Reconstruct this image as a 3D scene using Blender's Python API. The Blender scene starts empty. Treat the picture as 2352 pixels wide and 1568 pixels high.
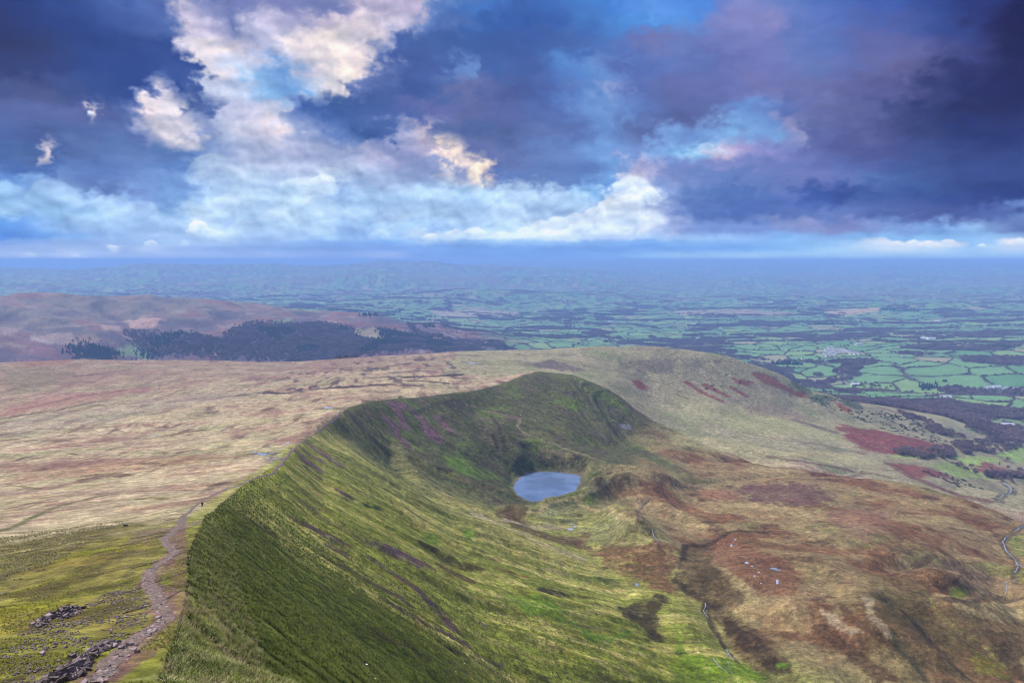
import bpy, math, random, time
import numpy as np
from mathutils import Vector, Matrix
from mathutils.geometry import delaunay_2d_cdt

T0 = time.time()
random.seed(11)
RNG = np.random.default_rng(11)
scene = bpy.context.scene
COL = scene.collection

# ------------------------------------------------------------------ camera
CAM_Z = 875.0
PITCH = math.radians(6.78)
cam_data = bpy.data.cameras.new('camera')
cam_data.lens = 24.0
cam_data.sensor_width = 36.0
cam_data.clip_start = 0.3
cam_data.clip_end = 200000.0
cam = bpy.data.objects.new('camera', cam_data)
cam.location = (0, 0, CAM_Z)
cam.rotation_euler = (math.radians(90) - PITCH, 0, 0)
COL.objects.link(cam)
scene.camera = cam

# ------------------------------------------------------------------ exposure
scene.view_settings.view_transform = 'Standard'
scene.view_settings.look = 'None'
scene.view_settings.gamma = 1.0
scene.view_settings.use_curve_mapping = False
scene.view_settings.exposure = 2.1
HAZE_D = 8.3e-5
scene.render.engine = 'CYCLES'
scene.cycles.use_denoising = True
scene.cycles.filter_width = 1.15
scene.cycles.max_bounces = 6
scene.cycles.diffuse_bounces = 2
scene.cycles.volume_bounces = 1
scene.cycles.transparent_max_bounces = 4

# ------------------------------------------------------------------ photograph geometry (used to place things in the world)
PW, PH, PF = 2352.0, 1568.0, 1568.0

def pix_dir(px, py):
    """unit-free world direction of a photograph position"""
    u = (px - PW / 2) / PF
    v = (PH / 2 - py) / PF
    return np.array([u, math.cos(PITCH) + v * math.sin(PITCH), v * math.cos(PITCH) - math.sin(PITCH)])

def P(px, py, r):
    d = pix_dir(px, py)
    h = math.hypot(d[0], d[1])
    return (d[0] / h * r, d[1] / h * r, CAM_Z + d[2] / h * r)

def A(az, r, z):
    a = math.radians(az)
    return (math.sin(a) * r, math.cos(a) * r, z)
# ------------------------------------------------------------------ sun
SUN_AZ = -48.0      # degrees from +Y towards +X : low in the west, behind thin cloud
SUN_EL = 46.0
sun_data = bpy.data.lights.new('sun', 'SUN')
sun_data.energy = 1.5
sun_data.angle = math.radians(11)
sun_data.color = (1.0, 0.93, 0.84)
sun = bpy.data.objects.new('sun', sun_data)
COL.objects.link(sun)
_sd = Vector((math.sin(math.radians(SUN_AZ)) * math.cos(math.radians(SUN_EL)),
              math.cos(math.radians(SUN_AZ)) * math.cos(math.radians(SUN_EL)),
              math.sin(math.radians(SUN_EL))))
sun.rotation_euler = (-_sd).to_track_quat('-Z', 'Y').to_euler()
sun.location = (0, 0, 3000)

# ------------------------------------------------------------------ node helper
class NT:
    def __init__(self, tree):
        self.t = tree
        tree.nodes.clear()
    def n(self, kind, **kw):
        nd = self.t.nodes.new(kind)
        for k, v in kw.items():
            setattr(nd, k, v)
        return nd
    def put(self, sock, val):
        if isinstance(val, bpy.types.NodeSocket):
            self.t.links.new(val, sock)
        elif val is not None:
            try:
                sock.default_value = val
            except TypeError:
                sock.default_value = (val, val, val)
    def m(self, op, a, b=None, c=None, clamp=False):
        nd = self.n('ShaderNodeMath', operation=op, use_clamp=clamp)
        self.put(nd.inputs[0], a)
        if b is not None: self.put(nd.inputs[1], b)
        if c is not None: self.put(nd.inputs[2], c)
        return nd.outputs[0]
    def v(self, op, a, b=None, scale=None):
        nd = self.n('ShaderNodeVectorMath', operation=op)
        self.put(nd.inputs[0], a)
        if b is not None: self.put(nd.inputs[1], b)
        if scale is not None: self.put(nd.inputs['Scale'], scale)
        return nd.outputs['Value'] if op in ('DOT_PRODUCT', 'LENGTH', 'DISTANCE') else nd.outputs[0]
    def mix(self, f, a, b, blend='MIX'):
        nd = self.n('ShaderNodeMix', data_type='RGBA', blend_type=blend)
        self.put(nd.inputs[0], f)
        self.put(nd.inputs[6], (*a, 1) if isinstance(a, tuple) and len(a) == 3 else a)
        self.put(nd.inputs[7], (*b, 1) if isinstance(b, tuple) and len(b) == 3 else b)
        return nd.outputs[2]
    def ramp(self, x, lo, hi, a=0.0, b=1.0, kind='SMOOTHSTEP'):
        nd = self.n('ShaderNodeMapRange', interpolation_type=kind)
        self.put(nd.inputs[0], x)
        for i, q in enumerate((lo, hi, a, b)): self.put(nd.inputs[i + 1], q)
        return nd.outputs[0]
    def noise(self, vec, scale, detail=4.0, rough=0.55, dist=0.0, out=0, lac=2.0):
        nd = self.n('ShaderNodeTexNoise')
        self.put(nd.inputs['Vector'], vec)
        self.put(nd.inputs['Scale'], scale); self.put(nd.inputs['Detail'], detail)
        self.put(nd.inputs['Roughness'], rough); self.put(nd.inputs['Distortion'], dist)
        self.put(nd.inputs['Lacunarity'], lac)
        return nd.outputs[out]
# ------------------------------------------------------------------ numpy noise
_perm = np.random.default_rng(5).permutation(4096).astype(np.int64)
_perm = np.concatenate([_perm, _perm])
_ga = np.random.default_rng(6).uniform(0, 2 * np.pi, 4096)
_gx, _gy = np.cos(_ga).astype(np.float32), np.sin(_ga).astype(np.float32)

def gnoise(x, y):
    xi = np.floor(x).astype(np.int64); yi = np.floor(y).astype(np.int64)
    fx = (x - xi).astype(np.float32); fy = (y - yi).astype(np.float32)
    u = fx * fx * fx * (fx * (fx * 6 - 15) + 10); v = fy * fy * fy * (fy * (fy * 6 - 15) + 10)
    def g(ix, iy, dx, dy):
        h = _perm[(_perm[ix & 4095] + iy) & 4095]
        return _gx[h] * dx + _gy[h] * dy
    a = g(xi, yi, fx, fy); b = g(xi + 1, yi, fx - 1, fy)
    c = g(xi, yi + 1, fx, fy - 1); d = g(xi + 1, yi + 1, fx - 1, fy - 1)
    return 1.5 * ((a + u * (b - a)) * (1 - v) + (c + u * (d - c)) * v)

def fbm(x, y, scale, octaves=4, gain=0.5, off=0.0):
    s = 0.0; amp = 1.0; tot = 0.0; f = 1.0 / scale
    for k in range(octaves):
        s = s + amp * gnoise(x * f + 17.3 * k + off, y * f - 9.1 * k + off * 1.7)
        tot += amp; amp *= gain; f *= 2.03
    return s / tot * 1.3

def ss(x, lo, hi):
    t = np.clip((x - lo) / (hi - lo), 0, 1)
    return t * t * (3 - 2 * t)

def mixc(c, col, m):
    return c + (np.asarray(col, np.float32) - c) * np.clip(m, 0, 1)[..., None]

# ------------------------------------------------------------------ cloud cover of the sky: colours by direction (rows of heights over the horizon)
SKY_ROWS = {
 -40: [(0,38,52,108),(300,60,84,150),(420,150,156,200),(560,96,108,164),(900,170,166,205),(1100,62,110,190),(1500,64,126,216),(1700,112,122,190),(2000,62,86,164),(2352,34,34,82)],
 0: [(0,40,56,116),(100,42,62,125),(200,50,75,145),(300,70,95,165),(360,76,96,160),(400,190,185,215),(450,130,140,190),(500,100,110,165),(550,110,120,180),(650,120,125,180),(700,105,115,170),(750,110,120,175),(800,160,155,195),(880,178,170,205),(950,190,180,215),(1000,110,140,200),(1050,75,120,195),(1100,65,115,195),(1176,60,95,170),(1250,60,105,185),(1350,65,120,200),(1420,60,122,212),(1500,62,128,220),(1600,72,128,216),(1650,100,120,195),(1720,122,130,195),(1800,95,120,190),(1900,75,105,180),(2000,65,90,170),(2100,50,75,155),(2200,45,60,130),(2352,35,35,85)],
 50: [(0,45,55,105),(100,42,60,120),(200,45,68,135),(300,60,85,155),(375,80,105,170),(420,208,200,225),(480,175,175,215),(530,105,120,175),(600,190,190,225),(680,170,170,210),(750,198,188,215),(820,218,206,220),(900,195,190,220),(950,160,165,205),(1000,95,126,192),(1100,60,100,175),(1200,55,90,165),(1300,62,102,178),(1420,70,128,205),(1500,72,142,228),(1560,86,142,220),(1640,120,130,195),(1720,126,126,188),(1780,132,130,190),(1850,100,120,190),(1950,80,105,180),(2050,75,90,160),(2150,55,75,145),(2250,45,50,110),(2352,35,30,75)],
 100: [(0,50,55,100),(100,48,60,110),(200,42,62,125),(300,45,68,135),(400,55,80,148),(440,200,198,222),(500,228,218,226),(560,190,190,220),(620,186,192,228),(690,225,215,225),(780,240,228,226),(850,218,208,224),(900,150,160,205),(935,72,98,165),(1000,68,98,165),(1100,60,95,165),(1180,60,90,160),(1250,65,95,165),(1350,70,105,175),(1450,88,112,180),(1500,110,115,175),(1600,100,120,185),(1700,118,120,185),(1800,105,120,185),(1900,85,110,180),(2000,95,100,165),(2100,95,95,155),(2200,60,65,125),(2280,42,42,90),(2352,35,32,75)],
 150: [(0,50,60,110),(100,50,62,115),(200,42,62,125),(300,42,65,130),(400,48,73,140),(445,62,84,150),(470,215,210,225),(520,210,210,230),(580,175,198,236),(650,114,160,222),(700,200,200,225),(760,244,230,226),(820,224,212,222),(865,100,120,180),(920,68,93,160),(1000,68,93,160),(1060,98,134,196),(1100,63,93,160),(1200,65,90,155),(1300,78,124,196),(1370,96,134,200),(1450,78,98,165),(1550,90,110,175),(1650,95,105,170),(1750,112,115,180),(1850,95,115,180),(1950,92,104,170),(2050,106,100,156),(2130,92,86,140),(2200,50,55,110),(2300,38,36,85),(2352,35,32,78)],
 200: [(0,65,80,135),(80,70,80,130),(200,50,70,130),(300,45,68,132),(330,110,122,175),(350,206,204,225),(375,120,132,182),(400,52,76,142),(445,72,94,156),(470,198,206,236),(540,192,207,241),(600,140,187,238),(680,112,160,222),(740,180,196,228),(790,224,216,222),(825,110,128,185),(920,63,88,155),(1000,75,100,165),(1060,104,112,166),(1176,75,90,150),(1250,75,95,160),(1350,88,124,188),(1400,128,150,206),(1450,85,105,170),(1550,90,100,160),(1650,100,110,175),(1750,118,115,175),(1850,112,115,175),(1950,102,100,160),(2050,95,90,150),(2130,60,65,120),(2250,38,42,95),(2352,36,34,82)],
 250: [(0,75,90,145),(100,78,92,148),(188,86,95,150),(205,172,168,196),(216,86,95,150),(270,75,95,155),(310,110,125,180),(350,228,217,226),(400,206,206,226),(435,78,98,155),(480,96,116,172),(510,190,195,230),(600,198,202,232),(650,186,196,226),(685,104,130,192),(730,62,92,158),(800,58,88,150),(900,70,95,160),(1000,98,106,166),(1050,90,100,155),(1176,80,95,155),(1280,80,105,170),(1400,110,150,212),(1450,95,125,190),(1550,85,100,160),(1650,88,104,165),(1720,104,146,214),(1800,90,110,175),(1900,107,105,160),(2000,85,90,150),(2100,50,60,115),(2200,42,45,95),(2352,38,40,90)],
 300: [(0,75,95,155),(100,75,90,145),(200,80,100,155),(300,88,108,165),(340,150,160,205),(380,218,212,226),(430,204,203,226),(480,140,158,206),(540,185,195,225),(600,208,206,230),(650,223,212,225),(695,160,176,218),(760,92,118,180),(830,58,88,150),(880,78,103,165),(920,154,162,206),(975,196,184,206),(1010,100,114,168),(1100,75,95,150),(1176,80,100,155),(1300,85,110,175),(1400,100,140,205),(1480,85,105,165),(1540,112,150,214),(1600,120,162,224),(1680,126,174,232),(1760,114,156,218),(1830,146,144,194),(1870,100,110,170),(2000,85,85,145),(2100,55,65,120),(2200,42,52,110),(2352,40,48,105)],
 350: [(0,75,105,165),(66,86,108,162),(84,196,190,212),(108,196,190,212),(124,85,105,160),(250,85,110,165),(350,90,115,170),(430,95,125,180),(500,140,165,215),(560,165,182,222),(620,186,196,231),(700,175,185,225),(780,165,180,220),(850,170,175,215),(920,140,150,200),(980,170,165,200),(1015,236,218,212),(1050,216,202,208),(1090,108,118,170),(1176,85,105,165),(1300,90,125,190),(1400,110,156,222),(1480,110,140,205),(1560,122,170,230),(1590,152,198,243),(1630,196,188,222),(1700,156,155,210),(1760,130,135,200),(1850,105,115,180),(1950,85,90,150),(2050,75,80,140),(2150,60,75,135),(2250,52,62,120),(2352,45,60,120)],
 382: [(0,78,112,178),(150,90,116,176),(300,92,118,176),(400,92,124,184),(470,130,158,208),(560,176,192,228),(620,172,190,230),(700,172,188,226),(800,168,186,224),(880,150,168,214),(980,140,156,204),(1030,150,160,204),(1052,240,222,212),(1090,252,234,216),(1120,224,206,204),(1140,100,118,174),(1250,90,118,180),(1340,88,122,188),(1400,114,160,226),(1440,160,178,226),(1490,165,170,216),(1550,112,140,204),(1640,130,140,202),(1700,128,138,202),(1800,105,120,185),(1900,95,104,168),(2000,82,94,158),(2100,62,80,140),(2200,54,68,128),(2352,48,62,126)],
 410: [(0,90,134,204),(60,120,160,218),(110,128,164,220),(200,98,124,184),(300,104,130,190),(400,112,148,208),(480,164,190,228),(560,180,202,232),(640,168,190,230),(700,192,212,238),(780,188,208,237),(850,160,182,222),(930,150,170,215),(1020,148,166,212),(1075,226,212,214),(1110,248,232,218),(1136,180,172,198),(1160,96,122,184),(1250,95,125,185),(1330,90,125,190),(1400,117,164,228),(1435,196,204,237),(1480,200,198,226),(1530,138,150,206),(1600,103,130,196),(1700,105,130,195),(1800,105,120,185),(1900,100,110,175),(2000,82,103,165),(2100,58,83,145),(2200,53,68,130),(2352,48,63,128)],
 450: [(0,150,190,236),(80,150,190,236),(150,156,192,236),(220,150,185,235),(300,128,160,220),(400,122,163,220),(460,168,197,236),(540,188,213,241),(620,174,204,238),(690,190,218,241),(715,212,226,242),(760,160,190,233),(800,138,168,220),(830,160,192,234),(950,165,195,235),(1050,165,200,238),(1120,160,195,235),(1176,182,207,240),(1250,182,207,241),(1330,170,200,240),(1380,136,184,236),(1422,218,227,246),(1490,204,207,236),(1540,130,155,210),(1620,93,124,190),(1700,80,110,180),(1800,90,110,180),(1850,63,88,160),(1950,58,78,150),(2050,65,90,155),(2150,52,72,143),(2250,46,60,128),(2352,40,56,122)],
 490: [(0,160,200,240),(60,130,176,232),(100,145,190,235),(200,157,196,236),(300,165,195,238),(370,146,184,234),(480,198,222,246),(560,172,202,236),(650,182,212,241),(720,178,208,240),(800,158,194,236),(900,180,205,240),(1000,180,210,240),(1080,170,200,238),(1176,187,212,243),(1280,172,202,240),(1345,208,222,246),(1390,240,243,250),(1460,228,230,246),(1530,150,165,215),(1600,90,120,190),(1700,78,108,180),(1800,88,113,185),(1900,100,120,185),(2000,83,103,170),(2100,78,93,160),(2200,66,82,148),(2300,78,98,164),(2352,96,124,186)],
 520: [(0,92,148,225),(60,98,149,225),(120,140,180,235),(200,162,196,238),(300,160,195,238),(380,158,189,235),(430,170,198,238),(455,222,232,246),(480,190,214,243),(540,162,193,235),(640,178,207,241),(720,172,206,241),(795,140,176,232),(850,160,196,238),(900,166,201,240),(980,158,193,238),(1080,175,205,240),(1176,182,212,243),(1240,212,226,246),(1330,226,234,249),(1420,218,227,246),(1500,190,200,235),(1560,133,155,215),(1640,113,143,210),(1750,113,139,205),(1850,138,146,200),(1950,127,136,195),(2050,115,145,205),(2150,125,167,227),(2250,142,177,227),(2310,100,122,180),(2352,74,92,150)],
 545: [(0,83,138,224),(80,98,149,225),(160,128,174,235),(240,152,187,236),(330,162,192,239),(430,172,202,241),(500,184,208,241),(560,170,200,240),(650,158,189,235),(750,153,189,238),(820,146,182,235),(920,152,188,240),(980,198,218,246),(1050,192,216,245),(1130,200,222,247),(1200,206,225,249),(1300,195,215,245),(1400,180,200,240),(1500,165,195,240),(1600,148,184,238),(1700,143,179,235),(1800,128,174,235),(1900,140,181,236),(2000,133,179,235),(2150,140,190,240),(2250,138,184,235),(2352,152,187,231)],
 558: [(0,130,166,230),(200,150,180,232),(300,158,186,234),(420,172,202,240),(520,166,194,238),(650,146,180,234),(750,134,172,234),(900,124,168,236),(980,160,194,240),(1050,140,182,238),(1150,150,190,240),(1250,140,182,238),(1400,130,174,238),(1500,128,174,238),(1600,128,176,238),(1750,130,178,238),(1850,136,184,238),(1960,160,200,241),(2020,214,224,242),(2080,240,236,240),(2180,240,236,240),(2235,150,192,240),(2290,160,198,240),(2330,238,234,238),(2352,240,236,238)],
 570: [(0,157,182,231),(100,162,187,233),(160,164,188,233),(240,172,194,236),(258,216,224,246),(278,170,192,236),(330,190,208,242),(400,160,185,232),(500,150,180,235),(620,138,173,230),(750,133,168,230),(850,128,164,230),(950,123,163,230),(1050,118,163,230),(1176,118,163,232),(1300,118,163,235),(1450,116,163,235),(1600,118,168,238),(1750,125,175,238),(1850,142,192,241),(1950,182,214,243),(2050,206,222,242),(2150,186,212,242),(2230,160,200,240),(2310,190,212,240),(2352,204,216,240)],
 590: [(0,186,200,237),(60,206,214,240),(100,188,202,238),(170,214,220,242),(210,180,200,238),(400,170,190,235),(600,165,188,235),(720,155,180,235),(800,146,174,233),(860,172,190,232),(900,168,186,232),(950,128,164,230),(1050,118,159,228),(1176,113,158,230),(1300,113,158,232),(1420,126,177,239),(1550,164,203,243),(1700,174,211,243),(1850,168,207,243),(2000,174,211,243),(2150,174,211,243),(2352,168,207,241)],
 606: [(0,184,197,236),(200,193,202,239),(400,187,199,238),(600,182,196,237),(750,182,196,237),(850,172,191,235),(950,146,176,232),(1100,124,165,230),(1300,113,159,230),(1500,124,170,235),(1700,140,186,239),(2000,150,196,241),(2352,150,194,240)],
 640: [(0,180,196,236),(600,178,194,236),(1100,130,168,231),(1500,124,170,235),(2352,146,190,240)],
}
SKY_PUFFS = [  # x, y, radius, brightness
 (120, 470, 70, .84), (60, 500, 55, .80), (250, 490, 60, .84), (320, 500, 50, .86), (180, 520, 45, .82), (370, 520, 40, .84), (480, 400, 60, .86), (560, 425, 70, .86), (690, 440, 46, .93), (740, 432, 36, .96), (760, 410, 30, .92),
 (700, 500, 82, .90), (650, 520, 60, .92), (770, 520, 62, .88), (600, 470, 50, .90), (530, 490, 60, .92), (560, 535, 40, .92), (455, 524, 20, 1.0), (440, 540, 16, .96), (480, 538, 18, .95), (500, 550, 24, .93), (740, 545, 40, .88),
 (850, 480, 60, .84), (930, 470, 70, .84), (1010, 480, 60, .86), (1080, 470, 60, .84), (1180, 475, 70, .86), (1270, 470, 60, .86), (1330, 480, 46, .84), (870, 545, 26, .90), (985, 550, 20, .98), (1040, 548, 26, .96), (1090, 545, 28, .97), (1150, 550, 26, .97),
 (1450, 440, 44, .96), (1475, 465, 46, .98), (1440, 480, 42, 1.02), (1400, 490, 36, 1.02), (1360, 500, 30, .99), (1320, 508, 28, .97), (1280, 518, 28, .96), (1240, 528, 28, .97), (1205, 540, 26, .98), (1420, 520, 50, .96), (1350, 535, 44, .95), (1480, 515, 44, .94), (1270, 548, 40, .95),
 (1620, 345, 22, .90), (1650, 355, 20, .90), (258, 572, 12, 1.0), (170, 594, 14, .97), (196, 596, 10, .97), (345, 566, 18, .96), (70, 598, 20, .95), (425, 566, 16, .93),
 (2060, 566, 16, 1.03), (2095, 563, 18, 1.05), (2135, 566, 16, 1.04), (2180, 562, 18, 1.04), (2345, 562, 18, 1.03), (2255, 566, 10, 1.0), (205, 262, 12, 1.0)]
def _build_sky_table():
    ys = sorted(SKY_ROWS); xs = np.linspace(0, 2352, 393)
    rows = np.array([[np.interp(xs, [q[0] for q in SKY_ROWS[k]], [q[c] for q in SKY_ROWS[k]]) for c in (1, 2, 3)] for k in ys])   # row, 3, x
    yy = np.linspace(-40, 640, 341); tab = np.zeros((341, 393, 3))
    for i, v in enumerate(yy):
        j = min(max(np.searchsorted(ys, v) - 1, 0), len(ys) - 2); t = (v - ys[j]) / (ys[j + 1] - ys[j]); t = t * t * (3 - 2 * t)
        tab[i] = (rows[j] * (1 - t) + rows[j + 1] * t).T
    return tab
SKY_TAB = _build_sky_table()

def sky_colour(az, el):
    """display colour (0..255) of the sky for directions in radians"""
    lim = math.radians(36.6)
    a = np.abs((az + lim) % (4 * lim)); a = np.where(a > 2 * lim, 4 * lim - a, a) - lim       # the same cloud field goes on sideways
    top = math.radians(15.5)
    e = np.where(el > top, top - (el - top) * .12 + 0 * el, el)
    inside_ = ss(np.abs(az), lim, lim * 1.02)
    # inside the view the true height is used up to the top of the table
    e = np.where(np.abs(az) < math.radians(42), np.where(el < math.radians(20.5), el, math.radians(20.5) - (el - math.radians(20.5)) * .15), e)
    ca = np.cos(e)
    X, Y, Z = np.sin(a) * ca, np.cos(a) * ca, np.sin(e)
    f = Y * math.cos(PITCH) - Z * math.sin(PITCH); upv = Y * math.sin(PITCH) + Z * math.cos(PITCH)
    px = PW / 2 + PF * X / f; py = PH / 2 - PF * upv / f
    # noise lives on the directions themselves
    cz = np.maximum(np.sin(el), 0) + .13
    U = np.sin(az) * np.cos(el) / cz; V = np.cos(az) * np.cos(el) / cz
    A_, E_ = az * 57.3, el * 57.3
    low = ss(606 - py, 8, 150)
    wx = (fbm(A_, E_ * 1.5, 7.0, 4, .5, 3) * 22 + fbm(A_, E_ * 1.3, 1.6, 5, .55, 7) * 17) * (.25 + .75 * low)
    wy = (fbm(A_, E_ * 1.5, 7.0, 4, .5, 13) * 15 + fbm(A_, E_ * 1.3, 1.6, 5, .55, 17) * 12) * (.06 + .94 * low)
    qx = px + wx; qy = py + wy
    def look(qx, qy):
        gx = np.clip(qx / 6.0, 0, 391.99); gy = np.clip((qy + 40) / 2.0, 0, 339.99)
        ix, iy = gx.astype(int), gy.astype(int); tx, ty = (gx - ix)[..., None], (gy - iy)[..., None]
        return (SKY_TAB[iy, ix] * (1 - tx) * (1 - ty) + SKY_TAB[iy, ix + 1] * tx * (1 - ty) + SKY_TAB[iy + 1, ix] * (1 - tx) * ty + SKY_TAB[iy + 1, ix + 1] * tx * ty)
    # torn edges: neighbouring tones interleave along ragged lines
    n1 = ss(fbm(A_ + .4 * E_, E_ * 1.35, 3.4, 7, .58, 61), -.33, .37); n2 = ss(fbm(A_ - .3 * E_, E_ * 1.5, 1.3, 6, .58, 67), -.28, .32)
    ox = (n1 - .5) * 44 + (n2 - .5) * 20; oy = ((n1 - .5) * 20 + (n2 - .5) * 12) * (.05 + .95 * low)
    qx = qx + ox * (.3 + .7 * low); qy = qy + oy
    c = look(qx, qy)
    soft = (look(qx - 34, qy - 8 * low) + look(qx + 34, qy + 8 * low) + look(qx, qy - 22 * low) + look(qx, qy + 22 * low)) / 4
    c = c + (c - soft) * .35                                         # crisper cloud edges
    # cumulus heads: sharp lit tops that melt downwards
    for cx, cy, rad, bright in SKY_PUFFS:
        near = (np.abs(px - cx) < rad * 1.6) & (np.abs(py - cy) < rad * 1.6) & (np.abs(az) < .8)
        if not near.any(): continue
        dx = (px[near] - cx) + wx[near] * .35 + 4 * (n2[near] - .5); dy = (py[near] - cy) * 1.25 + wy[near] * .5 + 5 * (n2[near] - .5)
        dd = np.hypot(dx, dy) / rad
        a_ = (1 - ss(dd, .90, 1.04)) * (1 - ss(dy / rad, -.55, .6)) * (.45 + .45 * (bright > .94))
        tone = np.array([158, 197, 240]) + (np.array([238, 241, 250]) - np.array([158, 197, 240])) * np.clip((bright - .78) / .22, 0, 1.1) * (1 - .55 * ss(dy / rad, -.9, .3)[:, None])
        c[near] = c[near] + (tone - c[near]) * a_[:, None]
    lum = c.mean(-1)
    # billows lit from above, only where the cloud is bright
    def bil(a_, e_): return fbm(a_ + .6 * fbm(a_, e_, 2.2, 2, .5, 81), e_ * 1.5, 3.2, 6, .48, 21)
    b = bil(A_, E_); rel = b - bil(A_ + .18, E_ + .40)
    wbr = ss(lum, 120, 190) * ss(606 - py, 20, 90)
    k = 1 + (rel * .20 + b * .12) * wbr
    dk = fbm(U, V, .55, 7, .6, 31); dk2 = fbm(U * 1.0, V * 1.0, 2.4, 5, .6, 35)
    wdk = 1 - ss(lum, 120, 180)
    k = k * (1 + wdk * (dk * .16 + dk2 * .10))
    st = fbm(A_ + E_ * 1.5, E_ * 5.0, 5.5, 6, .6, 41)
    k = k * (1 + (1 - low) * st * .10)
    c = c * k[..., None] ** np.array([1.2, 1.0, .72])
    # out of view the sky is lightened to brighten haze and ground, warmest round the sun in the west
    out_ = np.maximum(ss(np.abs(az), .80, 1.5), ss(el, .38, .75))
    west = np.exp(-((az - math.radians(-62)) / .9) ** 2) * out_
    c = c + (np.array([184, 200, 234]) * (1 + .12 * dk[..., None]) - c) * (out_ * .75)[..., None] + (np.array([236, 226, 214]) - c) * (west * .4)[..., None]
    # warmer where thick cloud catches light, bluer where thin
    hue = fbm(U + 5, V, 1.3, 4, .55, 51) * wdk
    c = c * (1 + np.stack([hue * .08, hue * -.01, hue * -.05], -1))
    m_ = c.mean(-1, keepdims=True); wl = (ss(py, 380, 440) * ss(m_[..., 0], 130, 190) * (np.abs(az) < .9))[..., None]; c = c + np.array([2, 8, 12]) * wl; dkm = 1 - ss(m_[..., 0], 120, 190)
    c[..., 0] -= .45 * np.maximum(c[..., 0] - c[..., 1] * .90, 0) * dkm
    c = m_ + (c - m_) * .92 + np.array([6, 9, 14]) * dkm[..., None]
    return np.clip(c, 10, 253)

def to_lin(c):
    c = c / 255.0
    return np.where(c <= .04045, c / 12.92, ((c + .055) / 1.055) ** 2.4)
# ------------------------------------------------------------------ world : Nishita sky, with the broken cloud laid over it by direction
def cloud_map(name, az0, az1, el0, el1, wd, ht, gain):
    a_ = np.radians(np.linspace(az0, az1, wd)); e_ = np.radians(np.linspace(el0, el1, ht))
    AA, EE = np.meshgrid(a_, e_)
    c = sky_colour(AA, np.maximum(EE, -.01))
    lin = to_lin(c) * gain
    clear = ss(c[..., 2] - c[..., 0] * 1.0, 135, 165) * ss(c[..., 2], 190, 215)          # vivid gaps: the clear sky shows
    img = bpy.data.images.new(name, wd, ht, alpha=True, float_buffer=True)
    img.colorspace_settings.name = 'Non-Color'
    img.pixels.foreach_set(np.concatenate([lin, (1 - .25 * clear)[..., None]], -1).astype(np.float32).ravel())
    img.update(); img.pack()
    return img
SKY_S = 0.1
_g = 1.0 / (2 ** scene.view_settings.exposure) / SKY_S
img_f = cloud_map('cloud_front', -50, 50, -1, 31, 1700, 600, _g)
img_a = cloud_map('cloud_round', -180, 180, -1, 90, 900, 230, _g)
world = bpy.data.worlds.new('World'); scene.world = world; world.use_nodes = True
w = NT(world.node_tree)
bg = w.n('ShaderNodeBackground'); wout = w.n('ShaderNodeOutputWorld')
world.node_tree.links.new(bg.outputs[0], wout.inputs[0]); bg.inputs[1].default_value = SKY_S
sky = w.n('ShaderNodeTexSky', sky_type='NISHITA', sun_disc=False)
sky.sun_elevation = math.radians(SUN_EL); sky.sun_rotation = math.radians(SUN_AZ); sky.altitude = 900
d0 = w.v('NORMALIZE', w.n('ShaderNodeTexCoord').outputs['Generated'])
sep = w.n('ShaderNodeSeparateXYZ'); w.put(sep.inputs[0], d0)
az = w.m('ARCTAN2', sep.outputs[0], sep.outputs[1]); el = w.m('ARCSINE', sep.outputs[2])
def mapped(img, az0, az1, el0, el1):
    u = w.ramp(az, math.radians(az0), math.radians(az1), 0, 1, 'LINEAR'); v = w.ramp(el, math.radians(el0), math.radians(el1), 0, 1, 'LINEAR')
    c = w.n('ShaderNodeCombineXYZ'); w.put(c.inputs[0], u); w.put(c.inputs[1], v)
    t = w.n('ShaderNodeTexImage', image=img, extension='EXTEND', interpolation='Cubic' if az0 > -100 else 'Linear'); w.put(t.inputs[0], c.outputs[0])
    return t
tf = mapped(img_f, -50, 50, -1, 31); ta = mapped(img_a, -180, 180, -1, 90)
fm = w.m('MULTIPLY', w.ramp(w.m('ABSOLUTE', az), math.radians(49), math.radians(47)), w.ramp(el, math.radians(30), math.radians(28)))
cc = w.mix(fm, ta.outputs[0], tf.outputs[0]); al = w.m('ADD', w.m('MULTIPLY', tf.outputs[1], fm), w.m('MULTIPLY', ta.outputs[1], w.m('SUBTRACT', 1.0, fm)))
w.put(bg.inputs[0], w.mix(al, w.v('SCALE', sky.outputs[0], scale=.45), cc))
world.cycles.sampling_method = 'MANUAL'; world.cycles.sample_map_resolution = 512
# ------------------------------------------------------------------ control points of the terrain
CREST = [P(360, 1568, 32), P(400, 1480, 42), P(430, 1350, 70), P(432, 1270, 95), P(470, 1185, 170), P(560, 1110, 300),
         P(640, 1060, 400), P(700, 1000, 560), P(780, 945, 760), P(800, 930, 800), P(850, 915, 880), P(950, 908, 980),
         P(1050, 900, 1060), P(1150, 878, 1180), P(1240, 845, 1330), P(1320, 855, 1335), P(1400, 885, 1330),
         P(1450, 925, 1290), P(1510, 962, 1290), P(1580, 1000, 1270), P(1680, 1040, 1250)]
LINES = [CREST]
FOOT = [P(1180, 1118, 818), P(1160, 1165, 750), P(1250, 1195, 690), P(1320, 1245, 628), P(1400, 1330, 545), P(1500, 1450, 450),
        P(1600, 1568, 385), (160, 250, 635), (190, 158, 645), (210, 60, 650), (260, -20, 650)]
MID = [P(900, 1000, 815), (-78, 640, 648), (-50, 540, 664), (-32, 400, 684), (-8, 278, 704), (30, 158, 722), (62, 60, 762), (50, 10, 806)]
UP = [(-170, 700, 686), (-128, 540, 714), (-112, 400, 732), (-90, 278, 762), (-52, 158, 795), (-14, 60, 830), (8, 25, 852)]
LINES += [FOOT, MID, UP]
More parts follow.
